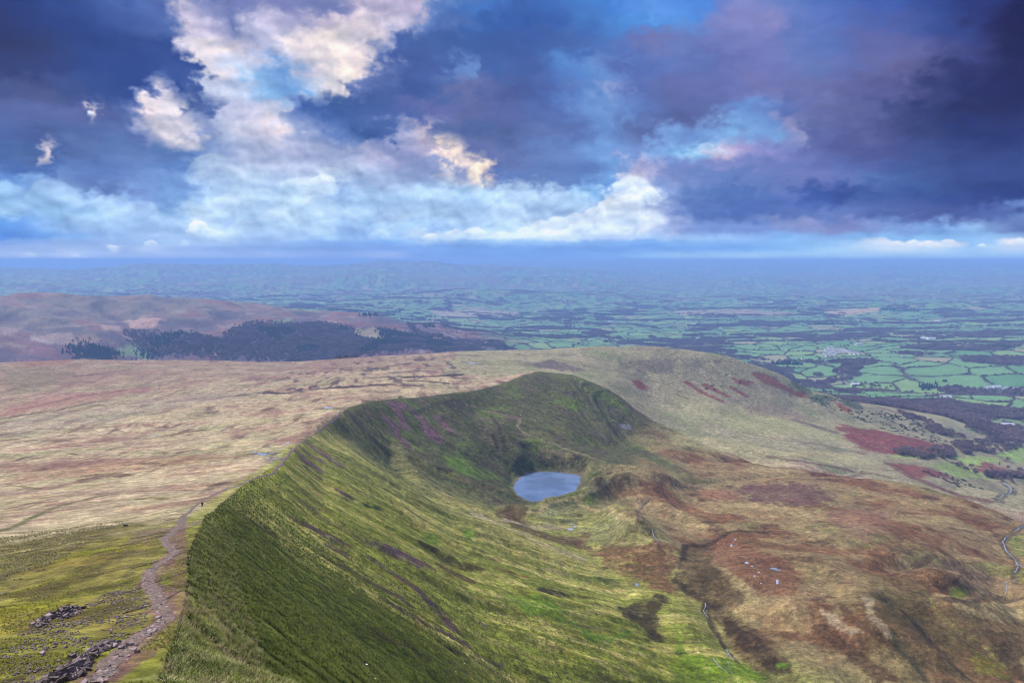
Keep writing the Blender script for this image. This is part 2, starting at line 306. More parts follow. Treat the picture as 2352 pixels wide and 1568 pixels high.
SHORE_PX = [(1184, 1108), (1196, 1096), (1210, 1088), (1228, 1084), (1256, 1083), (1282, 1084), (1305, 1087), (1325, 1090),
            (1334, 1092), (1331, 1101), (1333, 1107), (1326, 1117), (1322, 1126), (1314, 1134), (1290, 1142), (1262, 1148), (1236, 1150),
            (1224, 1151), (1206, 1146), (1190, 1136), (1180, 1124)]
LAKE_Z = 586.0
SHORE = []
for q in SHORE_PX:
    d_ = pix_dir(*q); h_ = math.hypot(d_[0], d_[1]); r_ = (LAKE_Z - CAM_Z) / (d_[2] / h_)
    SHORE.append(P(q[0], q[1], r_))
PTS = [
    # summit shoulder under and around the camera
    (0, 0, 873.3), (-2, 2, 873.1), (-3, 5, 871.2), (-6, 10, 868.2), (-11, 19, 862.5), (2, 4, 871.2), (5, 9, 867), (9, 18, 858),
    (20, 10, 853), (12, 2, 866), (-14, 5, 869), (-30, 5, 867), (-60, 10, 862), (0, -10, 873.5), (0, -60, 872), (60, -60, 868), (-80, -60, 862),
    (-20, 12, 865.5),
    P(0, 1568, 38), P(0, 1450, 60), P(0, 1350, 98), P(0, 1270, 145), P(0, 1200, 240), P(0, 1130, 400), P(0, 1060, 600), P(0, 1000, 830),
    P(0, 950, 1050), P(0, 900, 1350), P(0, 860, 1650),
    P(180, 1500, 44), P(300, 1440, 51), P(200, 1350, 82), P(300, 1300, 90), P(200, 1270, 120), P(300, 1200, 180), P(150, 1200, 215), P(300, 1100, 370),
    P(300, 1000, 780), P(300, 900, 1300), P(150, 850, 1700),
    P(450, 1100, 345), P(450, 1030, 560), P(600, 1000, 640), P(600, 930, 950), P(600, 870, 1400), P(700, 945, 800),
    P(850, 893, 1050), P(850, 855, 1400), P(1050, 868, 1220), P(1050, 830, 1600),
    # headwall of the corrie
    P(1000, 1000, 890), P(1100, 1000, 925), P(1200, 970, 1010), P(1200, 1020, 945), P(1200, 1060, 902), P(1100, 940, 1040), P(1000, 940, 960),
    P(1300, 900, 1200), P(1300, 960, 1090), P(1300, 1030, 960), P(1400, 960, 1180), P(1400, 1030, 1040), P(1450, 1000, 1170),
    P(1050, 1060, 840), P(1100, 1100, 800), P(1000, 1100, 740), P(900, 1080, 735),
    # rim of the moraine beside the lake
    P(1330, 1060, 915), P(1400, 1085, 880), P(1480, 1100, 850), P(1420, 1115, 830), P(1350, 1140, 790), P(1440, 1180, 715), P(1380, 1200, 690), P(1480, 1260, 610),
    P(1320, 1190, 700), P(1280, 1210, 668),
    P(1500, 1060, 1000), P(1560, 1035, 1120), P(1600, 1090, 990), P(1800, 1075, 1150),
    # floor and dome of the moor on the right
    P(1970, 1094, 1100), P(2100, 1108, 1110), P(2220, 1140, 1080), P(2352, 1195, 1040), P(1700, 1200, 760), P(1800, 1150, 890),
    P(2000, 1200, 815), P(2150, 1250, 790), P(1600, 1150, 860), P(1550, 1200, 760), P(1600, 1300, 590), P(1700, 1300, 600), P(2000, 1300, 640), P(2200, 1350, 650),
    P(1700, 1430, 490), P(2000, 1430, 525), P(2250, 1450, 575), P(2352, 1568, 540), P(2100, 1568, 450), P(1800, 1568, 408), P(2352, 1450, 625),
    P(2200, 1200, 930), P(2250, 1290, 790),
    P(2335, 1212, 985), P(2303, 1260, 893), P(2320, 1310, 822), P(2300, 1362, 758), A(40, 800, 575), A(41, 1000, 575), A(46, 700, 640), A(50, 1000, 720),
    (400, 60, 645), (560, 160, 660), (500, -80, 690), (800, 200, 780), (300, 330, 618), (420, 420, 602),
    # slope behind the dome going down to the farms
    P(1700, 1075, 1270), P(1850, 1070, 1330), P(1985, 1078, 1400), P(2100, 1083, 1500), P(2200, 1110, 1480), P(2300, 1140, 1600), P(2352, 1158, 1680), P(2280, 1100, 1750),
    P(1600, 1000, 1480), P(1800, 1010, 1560), P(1900, 1000, 1720), P(2000, 1040, 1600), P(2150, 1060, 1700),
    P(1500, 930, 1640), P(1400, 880, 1600), P(1300, 850, 1640), P(1650, 960, 1640), P(1240, 832, 1700),
    P(1480, 860, 1840), P(1650, 900, 1850), P(1800, 950, 1880), P(1500, 820, 1930), P(1650, 850, 1960),
    P(2050, 980, 2050), P(2200, 1010, 2200), P(2352, 1050, 2150), P(2200, 960, 2500), P(2352, 1000, 2500), P(2352, 950, 3000), P(2100, 940, 2700),
    P(1100, 815, 1750), P(1350, 815, 1880),
]
BACK = [P(0, 828, 1950), P(200, 819, 1950), P(400, 824, 1980), P(600, 828, 2000), P(700, 828, 2000), P(800, 819, 1970), P(1000, 807, 1900),
        P(1130, 800, 1930), P(1300, 794, 1980), P(1400, 787, 2000), P(1480, 785, 2020), P(1560, 790, 2060), P(1700, 814, 2110), P(1760, 835, 2130), P(1810, 858, 2150), P(1870, 885, 2180),
        P(1950, 918, 2220), P(2020, 935, 2260), P(2100, 965, 2200)]
LINES.append(BACK)
_LHF_RAISE = 4
LH = [P(-150, 672, 5100), P(0, 671, 5050), P(150, 668, 5000), P(250, 669, 4980), P(400, 678, 4950), P(530, 690, 4900), P(580, 702, 4850), P(680, 712, 4750), P(820, 726, 4600), P(900, 740, 4450),
      P(960, 759, 4300), P(1010, 778, 4150), P(1060, 800, 3950), P(1100, 822, 3800)]
LINES.append(LH)
LHF = [P(0, 745, 4100), P(250, 750, 4050), P(285, 735, 4350), P(330, 750, 4030), P(500, 765, 3950), P(700, 775, 3900), P(850, 785, 3800), P(980, 800, 3700)]
PTS += LHF
PTS += [A(a, 3150, 300) for a in (-50, -42, -34, -26, -18, -10, -4, 2, 8, 13)]
PTS += [A(a, 2600, 380) for a in (-42, -34, -26, -18, -10, -4, 2, 8, 13)]
PTS += [A(a, 3500, 270) for a in (2, 8, 14, 20, 26, 32, 38, 44)]
PTS += [A(a, 6600, 380) for a in (-42, -34, -26, -18)] + [A(-10, 6400, 300), A(-4, 6000, 265)]
PTS += [A(a, 9000, 330) for a in (-42, -34, -26, -18)]
# the wide valley and the far country
for px in (1200, 1500, 1900, 2150, 2352, 2700):
    PTS += [P(px, 800 if px > 1400 else 786, 4700 if px > 1400 else 4400), P(px, 750, 6600), P(px, 722, 8000), P(px, 700, 9600), P(px, 675, 12000), P(px, 650, 15500),
            P(px, 630, 20000), P(px, 614, 26000), P(px, 604, 33000), P(px, 597, 41000), P(px, 596, 47000)]
for px in (1900, 2150, 2352, 2700):
    PTS += [P(px, 850, 3900), P(px, 890 if px < 2000 else 900, 3350)]
for px in (600, 900):
    PTS += [P(px, 700, 8600), P(px, 675, 11500), P(px, 622, 30000), P(px, 620, 47000)]
for px in (-300, 0, 300):
    PTS += [P(px, 662, 12000), P(px, 626, 30000), P(px, 624, 47000)]
for px, py in [(-300, 612), (-100, 615), (60, 613), (150, 616), (350, 606), (480, 610), (600, 607), (720, 612), (880, 602), (1000, 606), (1120, 602), (1250, 606)]:
    PTS += [P(px, py, 19000), P(px, py + 9, 24000), P(px, py + 22, 14500)]
PTS += [P(1030, 672, 9900), P(1120, 666, 10200), P(1230, 668, 10600)]
# country out of frame, so the place goes on past the picture
for a in (-55, -80, -110, -140, 180, 140, 110, 80, 55, 46):
    far = [(3500, 300), (8000, 260), (20000, 320), (47000, 450)]
    for r, z in far: PTS.append(A(a, r, z))
PTS += [A(-50, 900, 680), A(-60, 400, 780), A(-50, 1900, 600), A(-80, 900, 640), A(-120, 700, 700), A(180, 700, 720), A(140, 900, 760), A(100, 900, 860), A(80, 1200, 700), A(60, 2000, 420), A(-90, 200, 820), A(46, 1900, 350), A(46, 1400, 480), A(46, 2600, 300)]

for px, py, r, dr, dz in [(1240, 845, 1330, 110, 34), (1320, 855, 1335, 110, 48), (1400, 885, 1330, 110, 58), (1450, 925, 1290, 120, 66), (1510, 962, 1290, 110, 60),
                          (1580, 1000, 1270, 110, 50), (1150, 878, 1180, 130, 12)]:
    q = P(px, py, r); k_ = (r + dr) / r
    PTS.append((q[0] * k_, q[1] * k_, q[2] - dz))

for px, py, r, dr, dz in [(1970, 1094, 1100, 110, 44), (2030, 1100, 1105, 120, 56), (2100, 1108, 1110, 130, 66), (2220, 1140, 1080, 130, 76), (2352, 1195, 1040, 130, 82), (2500, 1270, 960, 130, 85)]:
    q = P(px, py, r); k_ = (r + dr) / r
    PTS.append((q[0] * k_, q[1] * k_, q[2] - dz))
PTS.append(P(2500, 1270, 960))

# ------------------------------------------------------------------ triangulate
verts2, zz, edges = [], [], []
for line in LINES:
    b = len(verts2)
    for k, p in enumerate(line):
        verts2.append(Vector((p[0], p[1]))); zz.append(p[2])
        if k: edges.append((b + k - 1, b + k))
b = len(verts2)
for p in SHORE:
    verts2.append(Vector((p[0], p[1]))); zz.append(p[2])
for k in range(len(SHORE)): edges.append((b + k, b + (k + 1) % len(SHORE)))
for p in PTS:
    verts2.append(Vector((p[0], p[1]))); zz.append(p[2])
ov, oe, of, ovo, _, _ = delaunay_2d_cdt(verts2, edges, [], 0, 1e-4)
tz = []
for k, o in enumerate(ovo):
    if o: tz.append(zz[o[0]])
    else:      # crossing of two lines : mean of the nearest
        d = [((ov[k] - q).length, j) for j, q in enumerate(verts2)]
        d.sort(); tz.append(0.5 * (zz[d[0][1]] + zz[d[1][1]]))
TV = np.array([(p.x, p.y) for p in ov]); TZ = np.array(tz); TF = np.array([f for f in of if len(f) == 3])

# ------------------------------------------------------------------ base heights on a coarse ring grid, then smoothed
R0, R1 = 1.2, 46500.0
NBA, NBR = 1440, 430
b_az = np.linspace(-180, 180, NBA, endpoint=False)
b_lr = np.linspace(math.log(R0), math.log(R1), NBR)
BA, BL = np.meshgrid(np.radians(b_az), b_lr, indexing='ij')
BX, BY = np.sin(BA) * np.exp(BL), np.cos(BA) * np.exp(BL)
BZ = np.full(BX.shape, np.nan)
fx, fy = BX.ravel(), BY.ravel(); fz = BZ.ravel()
order = np.argsort(fy, kind='stable'); ys = fy[order]; xs = fx[order]
for t in TF:
    (x0, y0), (x1, y1), (x2, y2) = TV[t]
    lo, hi = np.searchsorted(ys, (min(y0, y1, y2) - 1e-6, max(y0, y1, y2) + 1e-6))
    px_, py_ = xs[lo:hi], ys[lo:hi]
    den = (y1 - y2) * (x0 - x2) + (x2 - x1) * (y0 - y2)
    if abs(den) < 1e-9: continue
    a = ((y1 - y2) * (px_ - x2) + (x2 - x1) * (py_ - y2)) / den
    b2 = ((y2 - y0) * (px_ - x2) + (x0 - x2) * (py_ - y2)) / den
    c = 1 - a - b2
    k = (a > -1e-7) & (b2 > -1e-7) & (c > -1e-7)
    fz[order[lo:hi][k]] = a[k] * TZ[t[0]] + b2[k] * TZ[t[1]] + c[k] * TZ[t[2]]
BZ = fz.reshape(BX.shape)
print('holes', np.isnan(BZ).sum())
BZ = np.where(np.isnan(BZ), 400, BZ)
def blur(z, na, nr):
    for _ in range(na): z = 0.25 * np.roll(z, 1, 0) + 0.5 * z + 0.25 * np.roll(z, -1, 0)
    for _ in range(nr):
        e = np.pad(z, ((0, 0), (1, 1)), 'edge'); z = 0.25 * e[:, :-2] + 0.5 * z + 0.25 * e[:, 2:]
    return z
BZs = blur(BZ, 2, 1)
BZw = blur(BZ, 40, 5)
_wd = ss(np.exp(BL), 2300, 6000)
BZs = BZs * (1 - _wd) + BZw * _wd

def base_h(x, y):
    r = np.maximum(np.hypot(x, y), R0); az = np.degrees(np.arctan2(x, y))
    fa = (az + 180) / 360 * NBA; fr = (np.log(r) - b_lr[0]) / (b_lr[1] - b_lr[0])
    fr = np.clip(fr, 0, NBR - 1.001)
    ia = np.floor(fa).astype(int); ir = np.floor(fr).astype(int); ta = fa - ia; tr = fr - ir
    ia0 = ia % NBA; ia1 = (ia + 1) % NBA
    return (BZs[ia0, ir] * (1 - ta) * (1 - tr) + BZs[ia1, ir] * ta * (1 - tr) + BZs[ia0, ir + 1] * (1 - ta) * tr + BZs[ia1, ir + 1] * ta * tr)

# ------------------------------------------------------------------ distances to lines and areas in the ground plane
def poly_near(x, y, line, closed=False):
    """distance, position along, signed side and fraction for the nearest point of a polyline"""
    line = np.asarray(line)[:, :2]
    if closed: line = np.vstack([line, line[:1]])
    best = np.full(x.shape, 1e12); s_at = np.zeros(x.shape); side = np.zeros(x.shape)
    s0 = 0.0
    for p, q in zip(line[:-1], line[1:]):
        dx, dy = q - p; L = math.hypot(dx, dy)
        t = np.clip(((x - p[0]) * dx + (y - p[1]) * dy) / (L * L), 0, 1)
        ex, ey = x - (p[0] + t * dx), y - (p[1] + t * dy)
        d = ex * ex + ey * ey
        m = d < best
        best = np.where(m, d, best); s_at = np.where(m, s0 + t * L, s_at)
        side = np.where(m, np.sign(dx * (y - p[1]) - dy * (x - p[0])), side)
        s0 += L
    return np.sqrt(best), s_at, side

def crest_flow(x, y, line, m=64):
    """position along and distance from the crest, without jumps where it bends"""
    line = np.asarray(line)[:, :2]; L = np.concatenate([[0], np.cumsum(np.hypot(*np.diff(line, axis=0).T))])
    q = np.linspace(0, L[-1], m); P_ = np.stack([np.interp(q, L, line[:, i]) for i in (0, 1)], -1)
    d0, s0, side = poly_near(x, y, line)
    num = np.zeros(x.shape); den = np.zeros(x.shape); k_ = 1.0 / (.10 * d0 + 2.5)
    for (a, b), s_ in zip(P_, q):
        w_ = np.exp(-np.minimum((np.hypot(x - a, y - b) - d0) * k_, 30)); num += w_ * s_; den += w_
    s1 = num / np.maximum(den, 1e-9); t = ss(d0, 12, 40)
    return d0, s0 * (1 - t) + s1 * t, side

def inside(x, y, poly):
    c = np.zeros(x.shape, bool); n = len(poly)
    for i in range(n):
        x0, y0 = poly[i][:2]; x1, y1 = poly[(i + 1) % n][:2]
        k = ((y0 > y) != (y1 > y))
        c ^= k & (x < (x1 - x0) * (y - y0) / ((y1 - y0) + 1e-12) + x0)
    return c

def area(x, y, poly, soft):
    """1 inside, 0 outside, with a soft edge, evaluated only near the area"""
    p = np.asarray(poly)[:, :2]; m = np.zeros(x.shape)
    k = (x > p[:, 0].min() - soft) & (x < p[:, 0].max() + soft) & (y > p[:, 1].min() - soft) & (y < p[:, 1].max() + soft)
    if not k.any(): return m
    d, _, _ = poly_near(x[k], y[k], p, True)
    ins = inside(x[k], y[k], p)
    m[k] = ss(np.where(ins, d, -d), -soft, soft)
    return m

# moraine ridges and hollows : (points, height, half width)
MOUNDS = [
    ([P(1480, 1250, 622), P(1560, 1290, 590), P(1620, 1350, 540)], 6, 18), ([P(1700, 1280, 620), P(1850, 1300, 620), P(1950, 1340, 600)], 7, 26), ([P(2040, 1400, 560), P(2110, 1470, 505), P(2200, 1540, 480)], 8, 16),
    ([P(1420, 1130, 800), P(1520, 1160, 780), P(1600, 1190, 740)], 7, 18), ([P(1780, 1400, 520), P(1870, 1480, 470), P(1950, 1560, 430)], 7, 15),
    ([P(1205, 1192, 695), P(1262, 1158, 742), P(1335, 1146, 768), P(1385, 1115, 822), P(1440, 1098, 845), P(1500, 1108, 840)], 14, 15),
    ([P(1385, 1180, 715), P(1440, 1205, 680), P(1478, 1250, 622)], 17, 23),
    ([P(1200, 990, 985), P(1230, 1025, 950), P(1330, 1060, 915), P(1400, 1080, 885), P(1500, 1098, 870), P(1600, 1105, 920)], 11, 13),
    ([P(1300, 1222, 655), P(1240, 1216, 665), P(1190, 1190, 690), P(1130, 1160, 715)], 6, 11),
    ([P(1350, 1130, 800), P(1385, 1122, 812)], 6, 10),
    ([P(1500, 1130, 800), P(1620, 1200, 740), P(1700, 1240, 690)], 5, 25),
    ([P(1640, 1320, 570), P(1800, 1360, 560), P(1900, 1450, 500)], 9, 26),
    ([P(1950, 1350, 590), P(1990, 1440, 520), P(2080, 1500, 480)], 8, 19),
    ([P(2080, 1340, 630), P(2200, 1330, 660), P(2290, 1345, 700)], 10, 20),
    ([P(2130, 1410, 590), P(2230, 1430, 600), P(2290, 1420, 640)], 10, 20),
    ([P(1600, 1010, 1450), P(1750, 1040, 1380), P(1900, 1062, 1380)], 6, 30),
    ([P(1900, 1420, 530), P(2000, 1500, 480)], 3, 14),
]
HOLLOWS = [
    ([P(1690, 1235, 690), P(1600, 1262, 640), P(1570, 1300, 590), P(1600, 1370, 545), P(1640, 1420, 500)], 6, 19),
    ([P(1560, 1060, 1050), P(1750, 1072, 1200), P(1900, 1074, 1300), P(1985, 1080, 1400)], 6, 18),
    ([P(1430, 1100, 900), P(1500, 1110, 900), P(1650, 1108, 960), P(1800, 1098, 1060), P(1960, 1092, 1110)], 6, 12),
    ([P(1800, 1430, 510), P(1900, 1500, 455), P(1990, 1568, 430)], 8, 14),
    ([P(1640, 1420, 500), P(1680, 1500, 445), P(1800, 1568, 408)], 6, 13),
    ([P(2000, 1390, 560), P(2120, 1430, 560), P(2200, 1500, 520), P(2300, 1560, 500)], 6, 11),
    ([P(1990, 1310, 630), P(2080, 1300, 680), P(2200, 1300, 740), P(2290, 1320, 780)], 8, 15),
    ([P(2180, 1380, 610), P(2250, 1372, 670), P(2300, 1362, 740)], 8, 13),
    ([P(1100, 970, 950), P(1150, 1020, 900), P(1190, 1050, 885)], 5, 12),
    ([P(230, 690, 4800), P(270, 730, 4400), P(320, 765, 4000), P(345, 800, 3700)], 38, 110),
    ([P(2352, 1158, 1690), P(2280, 1110, 1760), P(2200, 1080, 1800)], 6, 25),
]
CREST_EXT = CREST
XC = np.asarray([(1, -14, 0), (-1, 3, 0), (-7, 14, 0)] + CREST)[:, :2]

SKYBOX_BUMPS = [(*P(1120, 668, 10200)[:2], 1500, 600, 45), (*P(1700, 715, 8200)[:2], 1800, 500, 25), (*P(2150, 706, 9000)[:2], 900, 500, 60),
                (*P(850, 655, 13500)[:2], 1500, 700, 55), (*P(560, 640, 17000)[:2], 2500, 900, 60)]

def height(x, y, detail=True):
    x = np.asarray(x, float); y = np.asarray(y, float)
    z = base_h(x, y); r = np.hypot(x, y)
    near = (r < 2300) & (y > 0) | (r < 5200) & (x < 0)
    k = np.nonzero(near.ravel())[0]
    xr, yr = x.ravel()[k], y.ravel()[k]
    add = np.zeros(len(k))
    for (ln, hgt, wd) in MOUNDS + [(l, -h, w_) for l, h, w_ in HOLLOWS]:
        a = np.asarray(ln)
        kk = (xr > a[:, 0].min() - 3 * wd) & (xr < a[:, 0].max() + 3 * wd) & (yr > a[:, 1].min() - 3 * wd) & (yr < a[:, 1].max() + 3 * wd)
        if not kk.any(): continue
        d, s, _ = poly_near(xr[kk], yr[kk], a)
        L = np.sum(np.hypot(*np.diff(a[:, :2], axis=0).T))
        tap = ss(s, -1, 0.25 * L) * (1 - ss(s, 0.8 * L, L + 1)) if hgt > 0 else ss(s, -1, 0.15 * L)
        add[kk] += hgt * np.exp(-(d / wd) ** 2) * (0.25 + 0.75 * tap)
    # gullies running down from the crest
    d, s, side = crest_flow(xr, yr, XC)
    east = (side < 0) & (d < 420)
    _L = np.sum(np.hypot(*np.diff(XC, axis=0).T))
    g = ss(d, 6, 60) * (1 - ss(d, 150, 330)) * east * (1 - ss(s, _L - 260, _L - 60)) * ss(s, 12, 60)
    sw = s + 14 * fbm(xr, yr, 70, 2)
    rib = np.abs(fbm(sw, d * 0.10, 26, 3, 0.5)) * 3.4 - 1.2
    wav = fbm(sw, d * 0.16, 60, 2, off=9)
    scale_near = 0.25 + 0.75 * ss(r.ravel()[k], 60, 350)
    add += g * (rib * 2.0 * scale_near + wav * 2.6 * scale_near)
    # small steps on the near crest and grassy lumps
    add += fbm(xr, yr, 14, 3, off=3) * 0.35 * ss(np.hypot(xr, yr), 12, 80)
    z = z.ravel().copy(); z[k] += add; z = z.reshape(x.shape)
    # general relief
    moor = ss(r, 150, 600) * (1 - ss(r, 1800, 3000))
    z = z + moor * (fbm(x, y, 120, 4, off=31) * 2.6 + (x > 20) * ss(x, 20, 120) * (.5 - np.abs(fbm(x + y * .3, y * .8, 95, 4, .5, off=36))) * 5.0 * (1 - ss(r, 1150, 1400)))
    vw = ss(r, 2600, 5000)
    z = z + vw * fbm(x, y, 1500, 5, .55, off=50) * (16 + 44 * ss(r, 6500, 12000)) + ss(r, 9000, 16000) * fbm(x, y * 1.5, 4200, 5, .55, off=77) * 130 + ss(r, 30000, 38000) * fbm(x, y, 9000, 3, .5, off=78) * 60
    lh = ss(r, 3300, 3900) * (1 - ss(r, 5200, 6200)) * (x < -50)
    z = z + lh * (fbm(x, y, 420, 4, off=12) * 26 + (.4 - np.abs(fbm(x, y, 520, 4, .5, off=13))) * 34)
    for bx, by, sx, sy, h in SKYBOX_BUMPS:
        z = z + h * np.exp(-((x - bx) / sx) ** 2 - ((y - by) / sy) ** 2)
    z = np.where(z > 880, np.where(r > 6000, 880 + 40 * np.tanh((z - 880) / 60), z), z)
    # the lake basin
    lk = (np.abs(x - SHORE[4][0]) < 160) & (np.abs(y - 825) < 160)
    if lk.any():
        d, _, _ = poly_near(x[lk], y[lk], np.asarray(SHORE)[:, :2], True)
        ins = inside(x[lk], y[lk], SHORE)
        sd = np.where(ins, -d, d) + fbm(x[lk], y[lk], 9, 3) * 1.6
        zl = z[lk]
        w1 = 1 - ss(sd, 0, 16)
        shore_z = LAKE_Z + np.clip(sd, -12, 20) * 0.16
        zn = np.maximum(zl * (1 - w1) + shore_z * w1, np.where((sd > 1.0) & (sd < 16), LAKE_Z + 0.15, -1e3))
        zn = np.where(sd < 0, np.minimum(zn, LAKE_Z - 0.1 + sd * 0.16), zn)
        z[lk] = np.where(sd < 40, zn, zl)
    return z

def hit(px, py, rmin=2.0, rmax=46000.0):
    """where the line of sight through a photograph position meets the ground"""
    d = pix_dir(px, py); h = math.hypot(d[0], d[1]); dx, dy, dz = d[0] / h, d[1] / h, d[2] / h
    rr = np.exp(np.linspace(math.log(rmin), math.log(rmax), 2600))
    z = height(dx * rr, dy * rr); f = CAM_Z + dz * rr - z
    k = np.nonzero(f < 0)[0]
    if len(k) == 0: return None
    i = k[0]
    if i == 0: r = rr[0]
    else:
        t = f[i - 1] / (f[i - 1] - f[i]); r = rr[i - 1] + t * (rr[i] - rr[i - 1])
    return (dx * r, dy * r, float(height(np.array([dx * r]), np.array([dy * r]))[0]))

# ------------------------------------------------------------------ the ground grid: rings round the viewpoint, finest where the view goes
def make_axis():
    az_in = np.linspace(-41, 41, 821)
    az_out = np.concatenate([np.linspace(41, 60, 28)[1:], np.linspace(60, 300, 90)[1:], np.linspace(300, 319, 28)[1:-1]])
    az = np.concatenate([az_in, az_out])
    key_r = np.array([1.2, 12, 30, 60, 150, 400, 700, 1400, 2300, 4000, 9000, 20000, 46500.0])
    per = np.array([8, 45, 85, 95, 140, 140, 190, 130, 100, 110, 70, 40]) * 0.84
    out = []
    for a, b_, n in zip(key_r[:-1], key_r[1:], per):
        out.append(np.exp(np.linspace(math.log(a), math.log(b_), int(n), endpoint=False)))
    out.append([key_r[-1]])
    return az, np.concatenate(out)
G_AZ, G_R = make_axis()
NA, NR = len(G_AZ), len(G_R)
print('grid', NA, NR, NA * NR)
GA, GR = np.meshgrid(np.radians(G_AZ), G_R, indexing='ij')
GX, GY = np.sin(GA) * GR, np.cos(GA) * GR
GZ = height(GX, GY)
print('heights', time.time() - T0)
# ------------------------------------------------------------------ unprojecting outlines seen in the photograph onto the terrain
def z1(x, y): return (x * .3402, y * .3402 + 1034.9)
def z2(x, y): return (x * .3402 + 752.6, y * .3402 + 1034.9)
def z3(x, y): return (x * .3402 + 1552.3, y * .3402 + 1034.9)
def z4(x, y): return (x * .3402, y * .3402 + 564.5)
def z5(x, y): return (x * .3402 + 752.6, y * .3402 + 564.5)
def z6(x, y): return (x * .3402 + 1552.3, y * .3402 + 564.5)
def z7(x, y): return (x * .1602, y * .1602 + 1317.0)

def mesh_h(x, y):
    """height of the ground grid itself"""
    x = np.asarray(x, float); y = np.asarray(y, float)
    az = np.degrees(np.arctan2(x, y)); az = np.where(az < -41, az + 360, az)
    r = np.clip(np.hypot(x, y), G_R[0], G_R[-1] * 0.999)
    fa = np.interp(az, np.append(G_AZ, 319), np.arange(NA + 1)); fr = np.interp(r, G_R, np.arange(NR))
    ia = np.floor(fa).astype(int); ir = np.minimum(np.floor(fr).astype(int), NR - 2); ta = fa - ia
    r0 = G_R[ir]; r1 = G_R[ir + 1]; tr = (r - r0) / (r1 - r0)
    ia0 = ia % NA; ia1 = (ia + 1) % NA
    return (GZ[ia0, ir] * (1 - ta) * (1 - tr) + GZ[ia1, ir] * ta * (1 - tr) + GZ[ia0, ir + 1] * (1 - ta) * tr + GZ[ia1, ir + 1] * ta * tr)

_rr = G_R[G_R > 6]
def hits(pts, rmin=None):
    pts = np.asarray(pts, float)
    d = np.array([pix_dir(*p) for p in pts]); h = np.hypot(d[:, 0], d[:, 1])
    dx, dy, dz = d[:, 0] / h, d[:, 1] / h, d[:, 2] / h
    rr = _rr if rmin is None else G_R[G_R > rmin]
    X = dx[:, None] * rr; Y = dy[:, None] * rr
    F = CAM_Z + dz[:, None] * rr - mesh_h(X, Y)
    res = []
    for k in range(len(pts)):
        i = np.nonzero(F[k] < 0)[0]
        if len(i) == 0: r = rr[-1] * .98
        elif i[0] == 0: r = rr[0]
        else:
            i = i[0]; t = F[k, i - 1] / (F[k, i - 1] - F[k, i]); r = rr[i - 1] + t * (rr[i] - rr[i - 1])
        res.append((dx[k] * r, dy[k] * r))
    res = np.array(res)
    return np.column_stack([res, mesh_h(res[:, 0], res[:, 1])])

# ------------------------------------------------------------------ ground cover colours (reflectance)
STRAW = (.36, .30, .215); PINK = (.235, .15, .125); SAGE = (.22, .225, .13); OLIVE = (.155, .17, .042); MOSS = (.185, .19, .03); DKGREEN = (.035, .048, .010)
BRIGHT = (.105, .19, .028); BROWN = (.08, .05, .028); DKBROWN = (.036, .024, .015); RUST = (.17, .075, .040); RED = (.155, .045, .045)
SCREE = (.112, .075, .080); MAUVE = (.155, .092, .108); PEAT = (.024, .018, .022); GREY = (.22, .215, .26); GORSE = (.028, .045, .028); HEATH = (.10, .058, .066)
TAN = (.26, .19, .14); FIELD = (.12, .225, .105); WOOD = (.058, .043, .058); PATH = (.27, .185, .20)
x, y, r = GX, GY, GR
N1 = fbm(x, y, 90, 5, .55, off=1); N2 = fbm(x, y, 28, 5, .6, off=5); N3 = fbm(x, y, 320, 4, .5, off=8); N4 = fbm(x, y, 8, 4, .6, off=20)
N5 = fbm(x, y, 45, 4, .6, off=41)
dC, sC, sideC = poly_near(x, y, XC)
_n = (r < 1700) & (np.abs(GA) < 1.2)
_d, _s, _ = crest_flow(x[_n], y[_n], XC); sC[_n] = _s
LC = np.sum(np.hypot(*np.diff(XC, axis=0).T))
east = sideC < 0
# default moor : straw, pinkish and sage in streaks
C = np.empty(GX.shape + (3,), np.float32); C[:] = STRAW
C = mixc(C, PINK, ss(N1 + .5 * N2 + .25 * N3, -.05, .45) * .85)
C = mixc(C, SAGE, ss(-N1 + .6 * N5, .0, .5) * .7)
C = mixc(C, (.16, .11, .085), ss(N2 - .4 * N1, .28, .6) * .6)
lr = np.log(r)
LU, LV = x * .98 + y * .2, (y * .98 - x * .2) * .22
L1 = fbm(LU, LV, 22, 5, .6, off=251); L2 = fbm(LU, LV, 60, 4, .55, off=252)
_pl = (~east) * ss(r, 200, 330)
C = mixc(C, (.17, .105, .088), _pl * ss(L1 + .5 * L2, .08, .45) * .7)
C = mixc(C, (.44, .37, .26), _pl * ss(-L1 - .3 * L2, .08, .45) * .6)
C = mixc(C, (.085, .06, .05), _pl * ss(L1 + .4 * N4, .36, .6) * .8)
# far edge of the plateau is darker and pinker, the left part redder
C = mixc(C, (.20, .145, .12), ss(r, 700, 1900) * (r < 2200) * (~east) * .55)
C = mixc(C, (.20, .13, .11), ss(r, 700, 1500) * (x < -150) * ss(N3 - x / 2500., .0, .7) * .55)
C = mixc(C, (.42, .35, .24), ss(N5 + .4 * N2, .1, .5) * (~east) * (r > 230) * (r < 1300) * ss(220 - np.abs(dC - 60), 0, 120) * .6)
